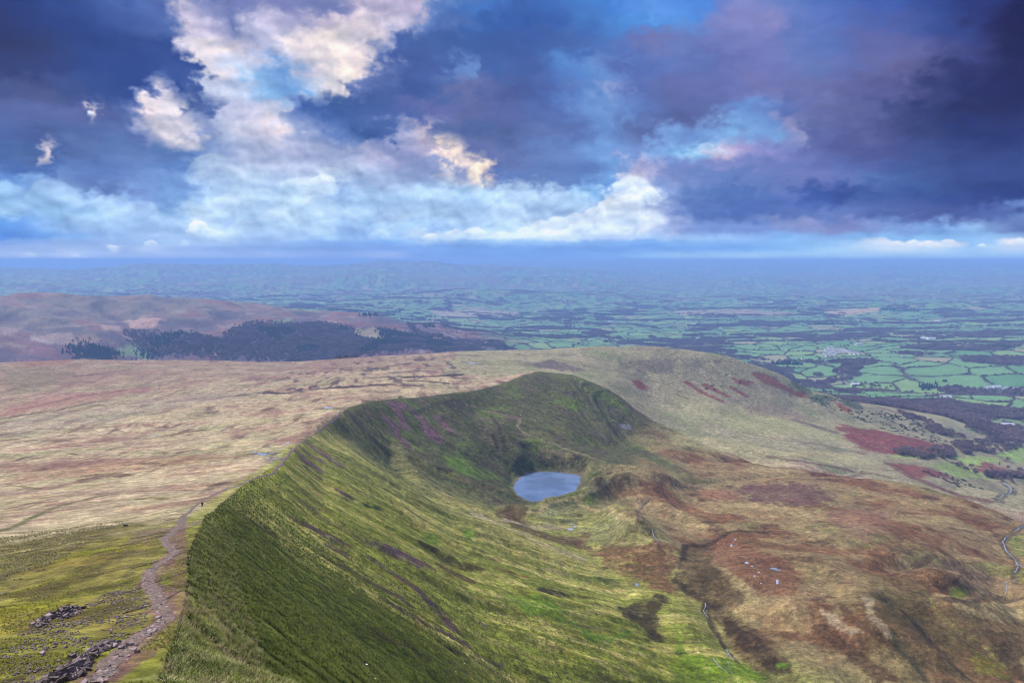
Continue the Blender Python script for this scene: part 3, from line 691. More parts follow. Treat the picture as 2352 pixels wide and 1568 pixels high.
# summit shoulder: yellow moss with straw towards the left
sh = (1 - ss(r + 26 * N1, 120, 185)) * (~east)
C = mixc(C, (.18, .165, .045), sh * .9)
C = mixc(C, MOSS, sh * ss(N4 + N2, -.35, .3) * .8)
C = mixc(C, (.12, .09, .05), sh * ss(N4 - .5 * N2, .02, .4) * .75)
C = mixc(C, (.055, .045, .022), sh * ss(fbm(x, y, 3.2, 4, .65, off=23), .18, .5) * .7)
C = mixc(C, (.21, .185, .09), sh * ss(fbm(x, y, 5.0, 4, .65, off=24), .2, .5) * .6)
strawL = sh * ss(dC - 26 - 10 * N2, 0, 12) * ss(r, 35, 60)
C = mixc(C, (.36, .31, .17), strawL * ss(N4 + .6 * N2, -.2, .3) * .75)
C = mixc(C, (.10, .085, .035), strawL * ss(-N4 - .6 * N2, .05, .4) * .6)
# east slope of the ridge : streaks down the slope
sw = sC + 10 * fbm(x, y, 60, 2, off=6)
S1 = fbm(sw, dC * .12, 18, 4, .6, off=2); S2 = fbm(sw, dC * .07, 7, 4, .65, off=4); S3 = fbm(sw, dC * .25, 70, 3, off=14)
slope = east * (1 - ss(dC + 30 * N1, 260, 380)) * (1 - ss(sC, LC - 200, LC - 20))
E = np.empty_like(C); E[:] = OLIVE
E = mixc(E, (.33, .30, .12), ss(S1 + .5 * S2 + .2 * S3, -.05, .5) * .8)
E = mixc(E, DKGREEN, ss(-S2 - .5 * S1, .1, .6) * .7)
E = mixc(E, (.36, .31, .16), ss(S2 + .5 * N4, .25, .65) * ss(dC, 50, 150) * .75)
E = mixc(E, (.10, .075, .045), ss(N2 - S1, .35, .8) * .5)
farw = ss(r, 380, 750)
E = mixc(E, (.225, .205, .105), farw * .55)
E = mixc(E, (.085, .10, .045), farw * ss(-S1 + N1, .0, .5) * .55)
nearE = (1 - ss(r + 50 * N3 + 40 * N1, 150, 290)) * (1 - ss(dC, 60, 170))
E = mixc(E, (.048, .068, .011), nearE * .85)
E = mixc(E, (.11, .14, .018), nearE * ss(N4 + .8 * N2, .1, .6) * .6)
E = mixc(E, (.028, .028, .012), nearE * ss(-N4 + .6 * N5, .2, .6) * .7)
E = E * 1.16
C = C + (E - C) * np.clip(slope, 0, 1)[..., None]
# grass fringe on the crest
C = mixc(C, (.24, .27, .06), (1 - ss(np.abs(dC - 2 - 2 * N4), 0, 3 + .004 * r)) * (r < 500) * (r > 12) * .6)
# headwall of the corrie : its shade put into the colour, with greener and greyer cover
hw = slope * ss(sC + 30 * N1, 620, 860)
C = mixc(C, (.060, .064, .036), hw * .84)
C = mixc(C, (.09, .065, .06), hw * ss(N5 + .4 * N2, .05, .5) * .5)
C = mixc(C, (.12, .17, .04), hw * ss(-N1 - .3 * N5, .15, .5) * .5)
# floor of the corrie and the dome of the moor
fl = east * (1 - slope) * (r < 1330) * (r > 330) * (x > -60)
C = mixc(C, (.20, .145, .082), fl * .92)
C = mixc(C, (.135, .068, .04), fl * ss(N1 + .5 * N2 + .2 * N3, -.1, .3) * .8)
C = mixc(C, (.29, .235, .135), fl * ss(-N1 + .5 * N5, .12, .5) * .6)
C = mixc(C, (.15, .16, .07), fl * ss(N3 - .4 * N5, .1, .45) * .5)
C = mixc(C, (.055, .037, .026), fl * ss(N2 + .3 * N4 + .3 * N3, .18, .5) * .7)
# lower right, below the summit : brown and mossy
lo = fl * ss(x, 120, 300) * (1 - ss(r, 560, 780))
C = mixc(C, (.12, .10, .05), lo * ss(N5 + .3 * N3, -.2, .4) * .55)
# back hill : grey-green and straw
bk = (r > 1330) * (r < 2500) * (x > -140)
C = mixc(C, (.26, .25, .165), bk * .7)
C = mixc(C, (.125, .115, .09), bk * ss(N1 + .4 * N2, .05, .5) * .65)
C = mixc(C, (.21, .235, .12), bk * ss(-N3 + .5 * N1, .1, .5) * .5)
# the low farmland slope on the right
GRID_DONE = time.time(); print('cover base', GRID_DONE - T0)

# fields : irregular cells with hedges between them
_sr = np.random.default_rng(3); _sj = _sr.random((512, 512, 2)); _sv = _sr.random((512, 512, 3))
def fields(x, y, S):
    a = math.radians(24); xa = (x * math.cos(a) - y * math.sin(a)) ; ya = (x * math.sin(a) + y * math.cos(a)) * 1.25
    wx = fbm(x, y, 620, 3, off=60) * 130; wy = fbm(x, y, 620, 3, off=66) * 130
    u = (xa + wx) / S; v = (ya + wy) / S
    iu = np.floor(u).astype(int); iv = np.floor(v).astype(int)
    f1 = np.full(x.shape, 9.0); f2 = np.full(x.shape, 9.0); idv = np.zeros(x.shape + (3,), np.float32)
    for i in (-1, 0, 1):
        for j in (-1, 0, 1):
            cu, cv = iu + i, iv + j; jit = _sj[cu & 511, cv & 511]
            du = cu + .15 + .7 * jit[..., 0] - u; dv = cv + .15 + .7 * jit[..., 1] - v
            d = np.abs(du) * .55 + np.hypot(du, dv) * .6
            m = d < f1
            f2 = np.where(m, f1, np.minimum(f2, d)); f1 = np.where(m, d, f1)
            idv = np.where(m[..., None], _sv[cu & 511, cv & 511], idv)
    return (f2 - f1) * S, idv
def woods(x, y):
    w_ = fbm(x, y, 900, 4, .6, off=90) + .55 * fbm(x, y, 260, 3, .6, off=95)
    bands = np.abs(fbm(x + y * .5, y * 1.6, 1600, 3, .5, off=101))
    return np.maximum(ss(w_, .36, .46), 1 - ss(bands + .16 * w_, .045, .075))
vm = r > 2250
xv, yv, rv = x[vm], y[vm], r[vm]
edge, fid = fields(xv, yv, 215.0)
W = woods(xv, yv)
V = np.empty((len(xv), 3), np.float32); V[:] = FIELD
V = mixc(V, (.17, .26, .10), ss(fid[:, 0], .6, .75) * .8); V = mixc(V, (.08, .185, .085), ss(fid[:, 1], .6, .7) * .8); V = mixc(V, (.25, .225, .14), ss(fid[:, 2], .86, .90) * .8)
V = mixc(V, (.045, .035, .045), (1 - ss(edge, 5 + rv * .0012, 11 + rv * .0024)) * .85)
V = mixc(V, (.11, .085, .10), W * .9)
farN = fbm(xv, yv, 2400, 4, off=130)
V = mixc(V, (.15, .12, .12), ss(farN, .1, .35) * ss(rv, 8000, 12000) * .5)

# rough grazing at the foot of the mountain
lowf = (1 - ss(rv + 500 * fbm(xv, yv, 400, 3, off=71), 2350, 2900)) * (xv > 0)
V = mixc(V, (.22, .20, .13), lowf * .8); V = mixc(V, RED, lowf * ss(fbm(xv, yv, 160, 4, .6, off=72), .05, .3) * .8)
C[vm] = V
# slopes behind the plateau and the left hills
lhm = (r > 1990) & (x < 300) & (r < 5600 + 0 * x)
f_ = ss(r, 1990, 2100) * (1 - ss(r + 200 * N1, 4900, 5500)) * (1 - ss(x + 200 * N1, -320, 160))
C = np.where(lhm[..., None], mixc(C, (.088, .06, .078), f_), C)
H1 = fbm(x, y, 330, 5, .55, off=140)
C = np.where(lhm[..., None], mixc(C, (.19, .175, .13), f_ * ss(GZ + 140 * H1, 470, 580) * .6), C)
C = np.where(lhm[..., None], mixc(C, (.16, .07, .07), f_ * ss(H1, .02, .25) * .75), C)
C = np.where(lhm[..., None], mixc(C, (.07, .06, .075), f_ * ss(-H1 + .4 * N3, .12, .4) * .6), C)
H2 = fbm(x, y, 150, 5, .6, off=141)
C = np.where(lhm[..., None], mixc(C, (.25, .19, .155), f_ * ss(H2 + .5 * H1, .22, .5) * .6), C)
C = np.where(lhm[..., None], mixc(C, (.045, .04, .055), f_ * ss(-H2 - .3 * H1, .2, .45) * .65), C)
print('fields', time.time() - T0)

# ------------------------------------------------------------------ patches and lines outlined in the photograph
PATCH = [
    (z3, [(0,640),(250,560),(380,545),(330,600),(260,650),(250,780),(360,900),(450,1000),(420,1100),(560,1240),(720,1420),(800,1568),(600,1568),(480,1420),(350,1280),(250,1100),(120,980),(0,900)], (.075,.05,.030), .8),
    (z3, [(1250,900),(1500,860),(1750,900),(1900,1040),(2100,1200),(2351,1300),(2351,1568),(1500,1568),(1380,1300),(1300,1100)], (.105,.082,.042), .6),
    (z4, [(870,560),(1100,600),(1500,640),(1650,530),(2050,520),(2351,560),(2351,760),(1900,775),(1000,755),(900,640)], (.055,.046,.058), .6), (z5, [(0,560),(150,570),(160,640),(400,640),(370,560),(560,600),(720,640),(1040,690),(800,700),(0,755)], (.05,.045,.055), .65),
    (z1, [(500,1568),(640,1440),(800,1300),(960,1190),(1010,1060),(960,960),(920,880),(1000,790),(1120,680),(1080,600),(1160,520),(1260,490),(1260,560),(1230,660),(1180,780),(1100,860),(1180,940),(1200,1060),(1130,1210),(1000,1330),(840,1500),(790,1568)], (.20, .125, .12), .85),  # frame, outline, colour, strength
    (z2, [(260,600),(360,620),(490,665),(600,720),(740,800),(640,795),(500,730),(370,680)], SCREE, 1),
    (z2, [(900,535),(960,530),(1020,580),(960,600),(910,570)], BRIGHT, .8), (z2, [(640,570),(700,550),(780,600),(740,640),(650,610)], BRIGHT, .7),
    (z2, [(1180,960),(1400,960),(1560,1050),(1640,1150),(1500,1140),(1300,1080)], BRIGHT, .6),
    (z2, [(1640,1150),(1800,1230),(1900,1240),(2100,1220),(1900,1300),(1750,1290)], BRIGHT, .8),
    (z2, [(160,340),(300,360),(430,400),(350,410),(200,380)], BRIGHT, .5), (z2, [(760,20),(880,40),(1020,150),(960,190),(830,110)], BRIGHT, .6),
    (z2, [(1770,690),(1900,640),(2080,650),(2351,640),(2351,960),(2250,960),(2100,880),(1950,830),(1850,760)], (.13,.072,.045), .85),
    (z2, [(1940,1060),(2080,1010),(2250,960),(2300,1000),(2220,1100),(2230,1200),(2290,1290),(2160,1300),(2140,1200),(2050,1150),(1980,1110)], DKBROWN, .9),
    (z2, [(1180,400),(1330,350),(1360,440),(1290,500),(1200,440)], BROWN, .8), (z2, [(1560,560),(1700,580),(1730,630),(1620,630)], (.10,.06,.05), .7),
    (z2, [(1360,420),(1480,350),(1620,330),(1660,400),(1500,440)], SAGE, .6),
    (z2, [(1680,520),(1900,420),(2060,520),(2080,640),(1800,640)], (.17,.17,.09), .7),
    (z3, [(50,660),(200,650),(240,760),(330,850),(400,980),(330,1040),(200,960),(100,880),(60,760)], (.075,.055,.03), .85),
    (z3, [(200,580),(420,560),(560,680),(830,780),(900,880),(820,960),(560,960),(400,900),(260,780)], (.145,.074,.05), .8),
    (z3, [(300,1100),(420,1150),(560,1260),(700,1400),(800,1500),(700,1540),(560,1450),(420,1330),(330,1240)], DKBROWN, .9),
    (z3, [(920,1150),(1000,1170),(1180,1310),(1320,1410),(1560,1568),(1400,1568),(1200,1450),(1050,1310),(930,1240)], (.075,.047,.028), .9),
    (z3, [(1080,1020),(1180,1080),(1300,1180),(1430,1240),(1530,1330),(1440,1330),(1280,1240),(1140,1150)], BROWN, .85),
    (z3, [(1320,950),(1700,930),(1720,1080),(1800,1150),(2000,1300),(2100,1400),(1900,1380),(1700,1250),(1500,1250),(1400,1130),(1310,1050)], (.085,.068,.032), .8),
    (z3, [(2080,1230),(2300,1220),(2351,1300),(2351,1568),(2250,1500),(2150,1380)], (.07,.05,.028), .85),
    (z3, [(400,260),(800,210),(1050,260),(1000,370),(760,370),(500,340)], (.095,.05,.055), .75), (z3, [(130,270),(380,260),(450,330),(300,340)], (.22,.12,.085), .8),
    (z3, [(350,1040),(700,1020),(900,1110),(900,1240),(700,1220),(450,1130)], (.30,.225,.13), .8),
    (z3, [(960,1050),(1080,1100),(1160,1180),(1290,1220),(1180,1240),(1060,1180),(1000,1120)], STRAW, .7),
    (z3, [(1260,980),(1340,1000),(1340,1100),(1480,1260),(1420,1270),(1300,1140)], STRAW, .65),
    (z3, [(1860,1010),(2100,1030),(2351,1030),(2351,1140),(2200,1170),(2050,1120),(1930,1090)], (.31,.26,.15), .7),
    (z3, [(1650,760),(2000,760),(2180,840),(2120,960),(1900,860)], (.27,.19,.13), .6), (z3, [(1840,920),(1970,930),(1930,1000),(1860,990)], (.14,.19,.04), .7),
    (z3, [(2000,760),(2300,760),(2260,850),(2120,830)], (.21,.22,.08), .6),
    (z3, [(0,1180),(100,1350),(250,1400),(500,1420),(640,1568),(0,1568)], (.11,.17,.025), .85), (z3, [(670,1430),(770,1430),(760,1470),(690,1470)], BRIGHT, .7), (z3, [(560,1480),(900,1500),(1050,1568),(600,1568)], (.10,.11,.04), .6),
    (z3, [(2230,590),(2351,560),(2351,720),(2270,680)], (.17,.21,.07), .7), (z3, [(2270,850),(2351,760),(2351,900),(2290,880)], (.16,.18,.06), .6),
    (z3, [(650,1250),(1100,1350),(1200,1480),(900,1520),(720,1400)], (.22,.175,.10), .6),
    (z3, [(2000,1350),(2200,1430),(2300,1568),(2000,1500)], (.15,.16,.03), .5),
    (z3, [(1000,400),(1500,380),(1400,560),(1250,640),(1100,560)], (.20,.12,.09), .6),
    (z6, [(1080,1220),(1180,1200),(1500,1270),(1850,1350),(1850,1380),(1550,1410),(1250,1400),(1200,1330),(1100,1280)], RED, .95),
    (z6, [(500,845),(680,880),(720,940),(900,1000),(870,1030),(760,990),(640,950),(530,890)], RED, .85), (z6, [(360,880),(530,920),(500,945),(430,940)], RED, .85),
    (z6, [(1050,1035),(1160,1090),(1200,1110),(1170,1130),(1120,1110)], (.2,.06,.045), .9), (z6, [(900,1005),(1000,1000),(1080,1030),(1040,1080),(900,1060)], GORSE, .8),
    (z6, [(1400,1430),(1700,1440),(1850,1400),(1640,1380)], (.27,.33,.13), .8), (z6, [(1870,1430),(2000,1410),(2200,1430),(2100,1500),(1980,1490)], (.24,.32,.12), .9),
    (z6, [(1700,1470),(1870,1460),(2030,1510),(2150,1568),(1900,1568)], (.24,.31,.12), .9), (z6, [(2150,1400),(2351,1350),(2351,1470),(2250,1450)], (.22,.32,.11), .9),
    (z6, [(2080,1220),(2180,1250),(2200,1290),(2120,1330),(2090,1280)], (.20,.32,.11), .9),
    (z6, [(1570,1120),(1800,1140),(1950,1190),(2000,1230),(1900,1240),(1700,1200)], (.27,.25,.15), .85), (z6, [(1620,1190),(1800,1220),(1850,1250),(1750,1240)], (.16,.27,.10), .8),
    (z6, [(1440,1460),(1640,1480),(1900,1568),(1600,1568)], RED, .85), (z6, [(2080,1450),(2351,1540),(2351,1568),(2150,1568),(2020,1520)], RED, .9),
    (z6, [(0,1000),(300,1060),(700,1130),(1100,1230),(1200,1330),(900,1310),(500,1270),(200,1170),(0,1100)], (.33,.31,.18), .5),
    (z6, [(0,1200),(300,1290),(700,1370),(1200,1410),(1500,1500),(900,1440),(400,1420),(0,1360)], (.36,.33,.19), .5),
    (z6, [(450,1060),(800,1110),(1000,1180),(800,1180),(500,1130)], (.20,.145,.12), .5),
    (z5, [(2050,900),(2110,905),(2175,960),(2130,985),(2070,945)], RED, .9), (z5, [(1350,800),(1500,760),(1620,800),(1750,840),(1600,850),(1450,825)], (.09,.07,.08), .8),
    (z5, [(2000,770),(2351,760),(2351,870),(2100,850),(1950,820)], (.115,.095,.085), .7),
    (z5, [(430,1050),(500,1050),(560,1090),(480,1110)], MAUVE, 1), (z5, [(410,1145),(520,1240),(470,1230)], MAUVE, .8),
    (z5, [(600,1190),(740,1240),(740,1310),(660,1280)], MAUVE, .9), (z5, [(735,1170),(830,1240),(760,1220)], MAUVE, .9), (z5, [(1960,1190),(2040,1200),(2060,1240),(1970,1230)], GREY, .8),
    (z5, [(1640,1080),(1720,1075),(1710,1110),(1650,1110)], BRIGHT, .5), (z5, [(850,1380),(1050,1500),(1200,1560),(1000,1568),(860,1460)], (.11,.16,.04), .6),
    (z5, [(700,440),(1000,420),(1290,440),(1290,470),(900,500),(780,470)], (.30,.25,.19), .9), (z6, [(1010,440),(1370,415),(1370,430),(1150,475),(1010,470)], (.38,.26,.17), .95),
    (z6, [(0,440),(600,438),(1000,468),(600,475),(0,478)], (.27,.20,.17), .85),
    (z4, [(820,500),(1130,495),(1050,540),(870,570)], (.36,.23,.18), .9), (z4, [(680,530),(820,525),(840,570),(700,580)], (.34,.24,.19), .7),
    (z4, [(190,600),(500,590),(560,690),(400,670),(220,640)], (.30,.23,.20), .7), (z4, [(760,740),(800,690),(920,655),(950,700),(1060,750),(960,755)], (.14,.21,.10), .85),
    (z4, [(1850,500),(1980,485),(1960,530),(1840,530)], (.21,.27,.14), .8),
    (z5, [(150,575),(340,550),(390,630),(200,625)], (.24,.20,.12), .9), (z4, [(0,560),(180,540),(100,600),(0,600)], (.30,.22,.22), .6),
    (z4, [(0,830),(250,800),(500,850),(400,960),(150,1000),(0,980)], (.155,.135,.09), .6), (z4, [(0,780),(300,770),(500,790),(200,830)], (.20,.10,.08), .7),
    (z4, [(0,1080),(400,1010),(800,960),(1000,960),(600,1060),(0,1160)], (.26,.15,.13), .6),
    (z4, [(0,1180),(700,1080),(1500,960),(1800,1000),(1200,1100),(0,1290)], (.25,.23,.19), .4),
    (z1, [(0,640),(300,590),(700,520),(900,480),(1000,500),(600,590),(0,700)], (.13,.11,.045), .7), (z1, [(0,590),(600,470),(1100,400),(1280,400),(1100,440),(700,500),(0,630)], (.43,.37,.25), .6),
    (z1, [(0,150),(400,120),(900,60),(1400,20),(1700,40),(1200,110),(700,160),(0,230)], (.27,.17,.12), .5),
    (z1, [(700,150),(1300,160),(1650,150),(1800,120),(1600,200),(900,240)], (.43,.37,.26), .6),
    (z1, [(1120,550),(1250,520),(1280,680),(1270,820),(1290,950),(1290,1130),(1180,1180),(1120,1000),(1160,900),(1100,800),(1180,640)], (.19,.11,.10), .6),
    (z1, [(880,560),(1360,470),(1370,490),(1180,560),(1000,620),(860,620)], (.20,.135,.125), .55),
    (z1, [(800,1060),(1010,1050),(1010,1150),(860,1230),(700,1180)], (.19,.16,.06), .4),
    (z1, [(560,1568),(800,1400),(1080,1300),(1180,1240),(1060,1370),(820,1530),(760,1568)], (.17,.095,.085), .7),
]
LINE = [
    (z2, [(1200,430),(1330,520),(1480,570),(1650,620)], 60, (.075,.045,.03), .75), (z2, [(1340,450),(1480,355),(1640,312),(1720,305),(1850,235),(1990,135)], 22, (.33,.28,.16), .7), (z2, [(1680,320),(1800,400),(1960,440),(2080,500)], 16, (.32,.27,.16), .65),
    (z2, [(1710,290),(1730,250),(1850,245)], 14, (.30,.26,.15), .6), (z2, [(1750,560),(1700,640),(1800,680),(1900,640)], 40, (.085,.05,.035), .7), (z2, [(1440,0),(1600,60),(1800,110),(1980,135),(2150,190)], 12, (.28,.24,.14), .5),
    (z5, [(430,1060),(470,1110),(530,1230)], 36, MAUVE, .95), (z5, [(380,1150),(450,1230),(540,1350)], 30, MAUVE, .9), (z5, [(600,1130),(660,1200),(740,1290)], 40, MAUVE, .95), (z5, [(740,1160),(790,1210),(830,1245)], 34, MAUVE, .95), (z5, [(480,1130),(560,1240),(640,1330)], 16, MAUVE, .7),  # frame, points, width in frame units, colour, strength
    (z2, [(310,730),(400,790),(520,870),(600,930),(700,1040),(850,1200)], 34, SCREE, .95), (z2, [(0,735),(150,810),(300,890),(480,990),(540,1030)], 24, (.085,.055,.05), .95),
    (z2, [(0,640),(120,710)], 20, (.085,.055,.05), .9), (z2, [(390,1010),(550,1100),(690,1190)], 24, (.09,.06,.055), .9), (z2, [(740,1205),(850,1260),(950,1310)], 28, SCREE, .9),
    (z2, [(280,1220),(450,1280),(560,1340),(650,1390)], 36, (.085,.06,.045), .9), (z2, [(780,1320),(950,1390),(1110,1480)], 24, (.09,.06,.05), .9),
    (z2, [(1010,1380),(1180,1450)], 12, SCREE, .9), (z2, [(990,1135),(1070,1180)], 14, SCREE, .9), (z2, [(190,970),(330,1030),(430,1090)], 14, (.06,.045,.02), .8),
    (z2, [(640,620),(740,670),(800,740),(920,780),(1060,795)], 50, (.06,.043,.02), .85), (z2, [(800,800),(930,860)], 32, BROWN, .9), (z2, [(1150,790),(1340,855)], 14, (.14,.075,.04), .9),
    (z2, [(1390,930),(1480,945),(1570,965)], 28, DKBROWN, .9), (z2, [(1570,960),(1720,990),(1880,1010)], 20, DKBROWN, .8), (z2, [(80,270),(130,300)], 26, (.07,.05,.03), .8),
    (z2, [(820,170),(1000,230),(1180,260),(1300,310)], 24, (.13,.08,.045), .6), (z2, [(260,375),(350,385)], 12, DKBROWN, .8), (z2, [(750,110),(820,130)], 20, DKBROWN, .8),
    (z2, [(1440,800),(1450,810)], 26, (.05,.035,.02), .8), (z2, [(1690,430),(1705,440)], 28, (.06,.035,.02), .8), (z2, [(425,225),(450,235)], 20, DKBROWN, .7),
    (z2, [(1000,430),(1300,560),(1500,650),(1700,720)], 22, STRAW, .6), (z2, [(1200,470),(1400,525),(1590,520)], 20, STRAW, .7), (z2, [(800,300),(900,350),(1000,430)], 10, (.2,.13,.12), .6),
    (z3, [(620,548),(380,545),(300,590),(200,640),(60,640),(50,740)], 34, DKBROWN, .85), (z3, [(0,880),(100,960),(200,1000),(280,1060)], 50, DKBROWN, .8), (z3, [(200,1000),(220,1100),(280,1220),(330,1340)], 26, (.06,.04,.025), .8),
    (z3, [(1720,1000),(1750,1080),(1900,1200),(2100,1330),(2250,1480)], 12, (.16,.165,.05), .6), (z3, [(1480,1240),(1500,1340),(1600,1420),(1680,1540)], 34, (.05,.05,.03), .7),
    (z3, [(940,420),(1100,340),(1250,240)], 20, (.24,.22,.11), .6), (z3, [(1550,840),(1640,760),(1750,700)], 14, (.09,.06,.04), .7), (z3, [(1700,960),(1800,950),(1900,880),(2000,840)], 9, (.08,.05,.035), .8),
    (z3, [(1850,1000),(2000,1030),(2200,1010),(2330,1000)], 9, (.06,.045,.03), .8), (z3, [(0,230),(250,240),(500,235),(700,190),(1050,190)], 8, (.09,.065,.05), .7),
    (z3, [(920,150),(1200,165),(1280,150),(1440,180)], 16, (.08,.045,.04), .7), (z3, [(620,40),(900,80),(1200,140)], 14, (.13,.065,.06), .8),
    (z3, [(2140,620),(2000,550),(1850,520)], 8, (.09,.07,.05), .7), (z3, [(1450,90),(1600,180),(1800,260),(2100,340)], 26, (.12,.05,.045), .8),
    (z6, [(385,960),(470,1010)], 22, RED, .9), (z6, [(80,925),(180,990),(300,1045)], 24, RED, .9), (z6, [(200,940),(340,1010)], 24, RED, .9),
    (z6, [(840,1185),(950,1220),(1050,1250)], 22, (.12,.075,.08), .8), (z6, [(0,1000),(80,1030)], 8, (.1,.07,.06), .8), (z6, [(460,1260),(700,1310),(900,1330),(1080,1360),(1250,1400)], 10, (.09,.065,.06), .7),
    (z6, [(0,770),(250,775),(500,805)], 7, (.10,.09,.08), .7), (z6, [(850,960),(980,985),(1100,1020),(1190,1080)], 22, GORSE, .8),
    (z5, [(1970,755),(1975,830)], 6, (.10,.11,.08), .7), (z5, [(370,1230),(460,1290),(560,1360)], 26, MAUVE, .8), (z5, [(590,1120),(640,1170)], 20, MAUVE, .8), (z5, [(630,1050),(670,1060)], 16, MAUVE, .8), (z5, [(250,1090),(290,1150)], 12, MAUVE, .7),
    (z5, [(560,1130),(700,1080),(850,1040),(960,1060)], 26, (.055,.055,.035), .7), (z5, [(1110,1150),(1170,1260),(1200,1380)], 26, (.045,.035,.025), .85), (z5, [(1110,1270),(1150,1370)], 20, DKBROWN, .8),
    (z5, [(1295,1335),(1330,1355)], 26, DKBROWN, .9), (z5, [(750,1490),(810,1515)], 22, DKBROWN, .9), (z5, [(850,1090),(900,1130)], 60, (.05,.045,.035), .6), (z5, [(1640,1000),(1700,990)], 40, (.06,.06,.04), .6),
    (z5, [(900,1060),(1040,1100),(1150,1130),(1300,1165)], 7, (.23,.13,.13), .8), (z5, [(1300,1165),(1280,1220),(1330,1265),(1500,1325),(1600,1368),(1800,1430),(2000,1490)], 9, (.27,.235,.14), .5),
    (z5, [(280,890),(450,885),(560,880)], 7, PEAT, .95), (z5, [(560,886),(700,880),(870,870)], 18, PEAT, .95), (z5, [(560,910),(680,915),(790,925)], 8, PEAT, .95), (z5, [(90,955),(240,945),(420,935)], 14, PEAT, .95), (z5, [(0,962),(60,957)], 8, PEAT, .95),
    (z4, [(1800,990),(1900,996),(2030,985)], 16, PEAT, .95), (z4, [(2110,970),(2230,960)], 10, PEAT, .95), (z4, [(1550,1015),(1700,1010)], 7, PEAT, .9), (z5, [(450,855),(600,845),(700,850)], 12, (.10,.07,.075), .8), (z5, [(800,745),(900,735),(1000,740)], 9, (.12,.075,.075), .7),
    (z5, [(0,800),(200,780),(500,760)], 9, (.13,.09,.09), .6), (z5, [(0,830),(150,815)], 10, (.10,.07,.075), .7),
    (z4, [(0,1170),(150,1140),(400,1110),(600,1060),(720,1040)], 10, (.085,.06,.055), .85), (z4, [(80,1110),(300,1070),(500,1020),(850,970)], 13, (.17,.09,.08), .8), (z4, [(75,1455),(160,1430),(260,1415)], 10, PEAT, .9), (z4, [(450,1400),(520,1408)], 8, PEAT, .9),
    (z4, [(1000,1300),(1150,1275),(1380,1240)], 12, (.12,.08,.05), .8), (z4, [(500,885),(700,860),(880,830)], 10, (.12,.07,.09), .8), (z4, [(1080,930),(1070,970),(1000,1000),(850,1010)], 7, (.1,.07,.08), .7), (z4, [(1880,1235),(2000,1180),(2050,1130)], 6, (.12,.08,.06), .7),
    (z4, [(870,1480),(950,1465),(1050,1470)], 14, (.15,.09,.07), .7), (z4, [(620,1550),(750,1540),(830,1552)], 16, (.12,.08,.05), .8), (z4, [(1700,1400),(1860,1402)], 18, (.10,.075,.06), .8), (z4, [(1780,1437),(1920,1432)], 8, (.06,.045,.04), .9),(z4, [(2150,1098),(2300,1098)], 12, (.12,.10,.06), .8),
    (z4, [(140,1325),(240,1320)], 6, (.1,.08,.08), .8), (z4, [(260,1300),(400,1285)], 8, (.16,.11,.1), .8), (z4, [(710,1222),(800,1220)], 6, (.09,.07,.06), .8), (z4, [(1080,1225),(1150,1224)], 7, (.09,.07,.06), .8),
    (z4, [(1100,1060),(1700,1000),(2300,950)], 5, (.13,.10,.09), .5),
    (z4, [(640,400),(730,470),(820,520),(860,580)], 26, (.08,.055,.07), .8), (z4, [(480,670),(600,700),(760,720)], 40, (.06,.055,.07), .7), (z4, [(210,620),(350,655)], 8, (.36,.34,.34), .7), (z4, [(0,480),(100,450),(200,425)], 22, (.07,.06,.08), .6), (z4, [(1060,350),(1130,352)], 20, (.06,.06,.08), .8),
    (z3, [(2210,215),(2275,262),(2205,305),(2175,325),(2190,345)], 34, (.06,.045,.035), .7), (z3, [(2345,505),(2280,555),(2200,610),(2225,668),(2300,745),(2310,790),(2285,820),(2295,890)], 34, (.07,.055,.035), .7),
    (z3, [(200,1030),(180,1080),(215,1115),(228,1165),(280,1250),(340,1340),(420,1430)], 26, (.045,.032,.022), .8), (z2, [(2180,318),(2100,400),(2090,470),(2160,520),(2240,630),(2235,665)], 20, (.09,.06,.045), .7),
    (z1, [(590,190),(700,175),(830,165)], 18, (.14,.095,.075), .8), (z1, [(90,385),(200,355),(340,345)], 14, (.15,.10,.08), .8), (z1, [(960,325),(1060,315),(1100,325)], 10, (.14,.11,.06), .8),
    (z1, [(0,545),(200,460),(350,390),(520,340),(700,300)], 22, (.09,.095,.05), .85), (z1, [(0,240),(150,240),(260,255)], 8, (.07,.08,.03), .8), (z1, [(900,275),(1200,265),(1400,262)], 7, (.12,.11,.05), .8),
    (z1, [(1580,400),(1700,480),(1840,560)], 20, (.04,.032,.022), .85), (z1, [(2000,330),(2180,410)], 22, SCREE, .8), (z1, [(1980,460),(2120,520),(2240,570),(2351,640)], 26, (.085,.05,.05), .9), (z1, [(1970,560),(2140,660),(2351,760)], 18, (.055,.035,.03), .95),
    (z1, [(2070,480),(2150,560),(2290,610)], 30, SCREE, .7), (z1, [(2150,700),(2351,790)], 22, (.08,.05,.045), .9), (z1, [(2240,640),(2351,700)], 12, SCREE, .8), (z1, [(2060,0),(2160,60)], 30, SCREE, .85), (z1, [(2040,70),(2120,100)], 22, SCREE, .85), (z1, [(1380,600),(1440,630)], 36, (.03,.028,.012), .8),
    (z4, [(2120,1360),(2180,1400),(2250,1450)], 40, SCREE, .85), (z4, [(2030,1410),(2110,1480)], 26, SCREE, .85), (z4, [(2070,1500),(2150,1560)], 12, (.05,.035,.03), .8), (z1, [(2300,270),(2351,310)], 26, SCREE, .8),
    (z1, [(1380,420),(1440,480),(1380,520)], 26, (.30,.31,.12), .6), (z1, [(1290,720),(1350,740)], 24, (.30,.31,.12), .5), (z1, [(1180,1345),(1270,1335)], 14, (.34,.34,.16), .6), (z1, [(930,1540),(1030,1525)], 20, (.34,.34,.16), .6),
    (z1, [(650,700),(800,690),(900,680)], 14, (.14,.10,.11), .6), (z1, [(830,1080),(1000,1050),(1100,1040)], 8, (.16,.09,.08), .7),
]
